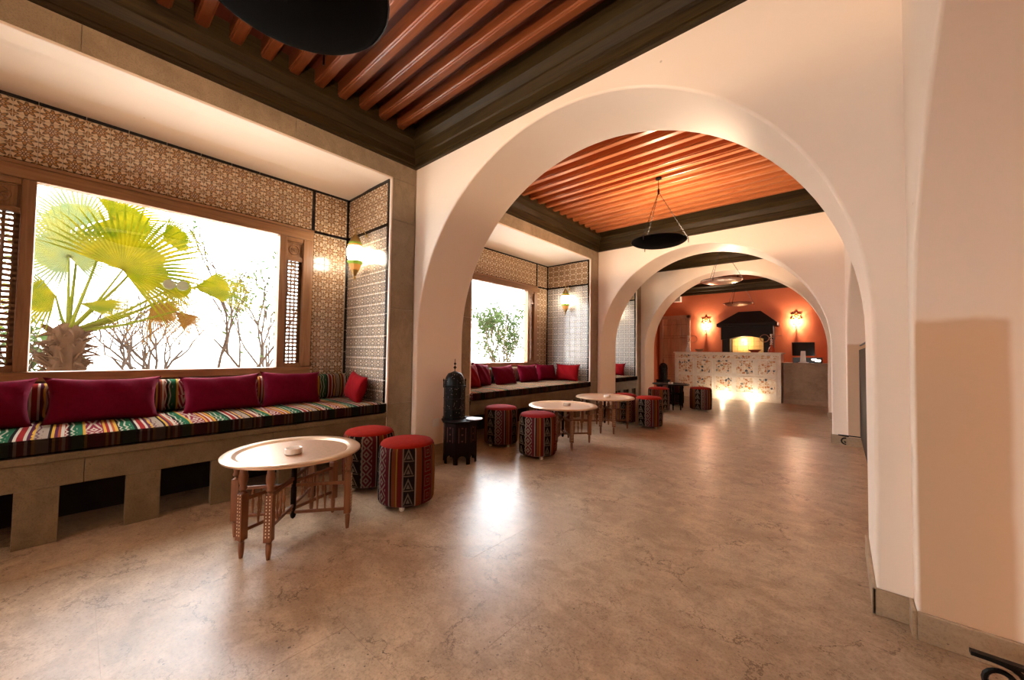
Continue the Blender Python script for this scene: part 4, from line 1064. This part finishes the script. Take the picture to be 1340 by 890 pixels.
# ---- studded door
dr = tag(empty('door_1', (-3.92, 12.35, 0)), kind='structure')
MB().box(-.46, -.36, -.08, 0, 0, 2.26).box(.35, .45, -.08, 0, 0, 2.26).box(-.46, .45, -.08, 0, 2.16, 2.26).build('door_frame', 'door', dr, bevel=.008)
for i in range(5): MB().box(-.36 + i * .142 + .002, -.36 + (i + 1) * .142 - .002, -.045, -.01, 0, 2.16).build('plank', 'door', dr, bevel=.003)
sm = None
for zz in (.35, .42, .95, 1.02, 1.56, 1.63, 1.98):
    for i in range(12):
        if sm is None: o = MB().lathe([(.011, 0), (.008, .007), (0, .010)], 6, M=Matrix.Rotation(PI / 2, 4, 'X')).build('stud', 'iron', dr); sm = o.data
        else: o = link('stud', sm, dr)
        o.location = (-.33 + i * .06, -.045, zz)
ac = MB().box(-.12, .12, -.18, 0, 0, .17).build('wall_box', 'white', bevel=.01, loc=(-3.84, 12.35, 2.68)); tag(ac, 'small white box high on the orange wall above the door', 'box')

# ================================================================== GARDEN
struct('ground', MB().box(-16, -4.26, -6, 14, -.3, -.02), 'gravel')
gw = thing('garden_wall', 'pale rendered garden wall beyond the windows', 'wall', (-9.2, 4, 0))
MB().box(-.2, 0, -12, 14, -.1, 1.9).build('wall_body', 'gwall', gw); MB().box(-.26, .06, -12, 14, 1.9, 1.97).build('coping', 'gwall', gw)

def fan(hub, axis, normal, R, spread, n, mat, par, droop=.25, seed=0, cut=.46, name='frond'):
    rnd = random.Random(seed); mb = MB(); hub = Vector(hub); ax = Vector(axis).normalized(); nm = Vector(normal); nm = (nm - ax * nm.dot(ax)).normalized(); sd = ax.cross(nm)
    for i in range(n):
        a = -spread / 2 + spread * i / (n - 1); d = ax * math.cos(a) + sd * math.sin(a); t = d.cross(nm)
        L = R * (.78 + .22 * math.cos(a * .8)) * rnd.uniform(.9, 1.06); da = spread / (n - 1)
        pts = []; N = 7
        for k in range(N + 1):
            s_ = k / N; w = (s_ * L * da * .54 if s_ < cut else cut * L * da * .54 * (1 - (s_ - cut) / (1 - cut)) ** .8)
            w = max(w, .0012)
            p = hub + d * (s_ * L) + Vector((0, 0, -droop * L * max(0, s_ - .45) ** 2 * rnd.uniform(.8, 1.5))) 
            fold = nm * (w * .55)
            pts += [p - t * w, p + fold, p + t * w]
        fs = []
        for k in range(N): b = 3 * k; fs += [(b, b + 1, b + 4, b + 3), (b + 1, b + 2, b + 5, b + 4)]
        mb.add(pts, fs)
    return mb.build(name, mat, par)
palm = thing('palm', 'fan palm with rough trunk and yellow-green fronds outside the nearest window', 'palm', (-6.3, -.05, 0)); po = -Vector(palm.location)
rnd = random.Random(3)
mb = MB(); prof = [(.16, 0), (.15, .5), (.135, .8), (.115, .95), (.145, 1.1), (.12, 1.22), (.05, 1.30)]
mb.lathe(prof, 18)
mb.v = [(x * (1 + rnd.uniform(-.12, .12)), y * (1 + rnd.uniform(-.12, .12)), z) for x, y, z in mb.v]; mb.build('trunk', 'bark', palm)
mb = MB()
for i in range(150):
    a = rnd.uniform(0, 2 * PI); z = rnd.uniform(.55, 1.25); r0 = .11; b = Vector((r0 * math.cos(a), r0 * math.sin(a), z)); o = Vector((math.cos(a), math.sin(a), rnd.uniform(-.6, 1.2))) * rnd.uniform(.06, .18)
    mb.tube([b, b + o * .6, b + o + Vector((0, 0, -.02))], [.016, .010, .003], 4)
mb.build('leaf_stubs', 'bark', palm)['kind'] = 'stuff'
base = Vector((0, 0, 1.2))
FR = [  # hub (world), axis, normal, R, spread, mat, droop
    ((-6.12, .33, 1.92), (.15, .62, .78), (1, -.1, .1), .86, 3.7, 'palm', .22),
    ((-6.5, -.07, 2.05), (0, -.3, .8), (1, .1, 0), .62, 5.6, 'palm2', .1),
    ((-6.6, .25, 2.60), (0, .55, -.1), (.8, 0, .5), .78, 4.2, 'palm', .2),
    ((-6.2, .81, 1.82), (0, .1, -1), (1, 0, .2), .34, 5.0, 'palm', .1),
    ((-6.25, .98, 1.83), (.05, 1, .12), (.8, 0, .6), .80, 1.5, 'palm', .22),
    ((-6.3, .60, 1.56), (.1, .75, -.6), (.9, 0, .5), .50, 2.2, 'palm_dry', .6),
    ((-6.2, .80, 1.50), (.1, .9, -.75), (.9, 0, .5), .48, 1.1, 'palm_dry', .4),
    ((-6.4, -.15, 1.60), (0, -.9, -.2), (.7, 0, .6), .60, 2.6, 'palm', .3),
    ((-6.0, .02, 1.50), (.2, .7, -.05), (.5, 0, .8), .60, 1.4, 'palm', .3),
    ((-6.9, .0, 2.5), (-.2, -.5, .6), (1, 0, .1), .65, 3.2, 'palm2', .2),
    ((-6.6, .7, 2.45), (0, .8, .3), (.9, 0, .3), .55, 2.0, 'palm', .4)]
for i, (h, ax, nm, R, sp, mt, dr_) in enumerate(FR):
    hh = Vector(h) + po
    f = fan(hh, ax, nm, R, sp, int(14 + sp * 7), mt, palm, dr_, i)
    mid = (base + hh) / 2 + Vector((0, 0, -.04))
    MB().tube([base, mid, hh], [.022, .014, .009], 6).build('petiole', 'petiole', f, smooth=True)
def shrub(loc, label, h, seed, leaves, spread=.5, leafmat='leaf', nb=7, lsize=.035):
    root = thing('shrub', label, 'shrub', loc); rnd = random.Random(seed); mb = MB(); tips = []
    def br(p, d, L, r, k):
        pts = [p]; q = p.copy(); dd = d.copy()
        for i in range(4):
            dd = (dd + Vector((rnd.uniform(-.3, .3), rnd.uniform(-.3, .3), rnd.uniform(-.1, .25)))).normalized(); q = q + dd * L / 4; pts.append(q.copy())
        mb.tube(pts, [r, r * .85, r * .7, r * .6, r * .45], 5)
        tips.extend(pts[2:])
        if k > 0:
            for j in range(rnd.randint(2, 3)): br(pts[rnd.randint(2, 4)], (dd + Vector((rnd.uniform(-.9, .9) * spread * 1.4, rnd.uniform(-.9, .9) * spread * 1.4, rnd.uniform(0, .6)))).normalized(), L * .68, r * .62, k - 1)
    for i in range(nb): br(Vector((rnd.uniform(-.1, .1), rnd.uniform(-.1, .1), -.03)), Vector((rnd.uniform(-spread, spread), rnd.uniform(-spread, spread), 1)).normalized(), h * .55, .026, 3)
    mb.build('branches', 'twig', root)
    lf = MB()
    for i in range(leaves):
        t = tips[rnd.randrange(len(tips))] + Vector([rnd.gauss(0, .07) for _ in range(3)])
        if t.z < .05: continue
        a = Vector([rnd.gauss(0, 1) for _ in range(3)]).normalized(); b = a.orthogonal().normalized(); s = lsize * rnd.uniform(.8, 1.7)
        lf.add([t, t + a * s + b * s * .4, t + a * s * 2, t + a * s - b * s * .4], [(0, 1, 2, 3)])
    if leaves: lf.build('leaves', leafmat, root)['kind'] = 'stuff'
    return root
shrub((-6.9, 1.45, .35), 'thin bare-branched shrub outside the right part of the nearest window', 2.3, 5, 40, .35, nb=2)
shrub((-6.7, 1.95, .3), 'twiggy shrub with sparse leaves at the right edge of the nearest window', 2.0, 9, 420, .45, nb=4, lsize=.03)
shrub((-6.8, -.42, .2), 'low leafy plant outside at the lower left corner of the nearest window', 1.0, 12, 420, .5, nb=5)
shrub((-7.9, .75, .3), 'dry tangled shrub behind the palm', 1.5, 14, 500, .8, 'palm_dry', 8, .02)
shrub((-7.0, 7.6, 0), 'green leafy tree outside the second window', 2.1, 21, 2600, .6, nb=8, lsize=.04)
shrub((-7.6, 6.4, 0), 'pale slender tree outside the left of the second window', 2.7, 23, 250, .25, nb=2)
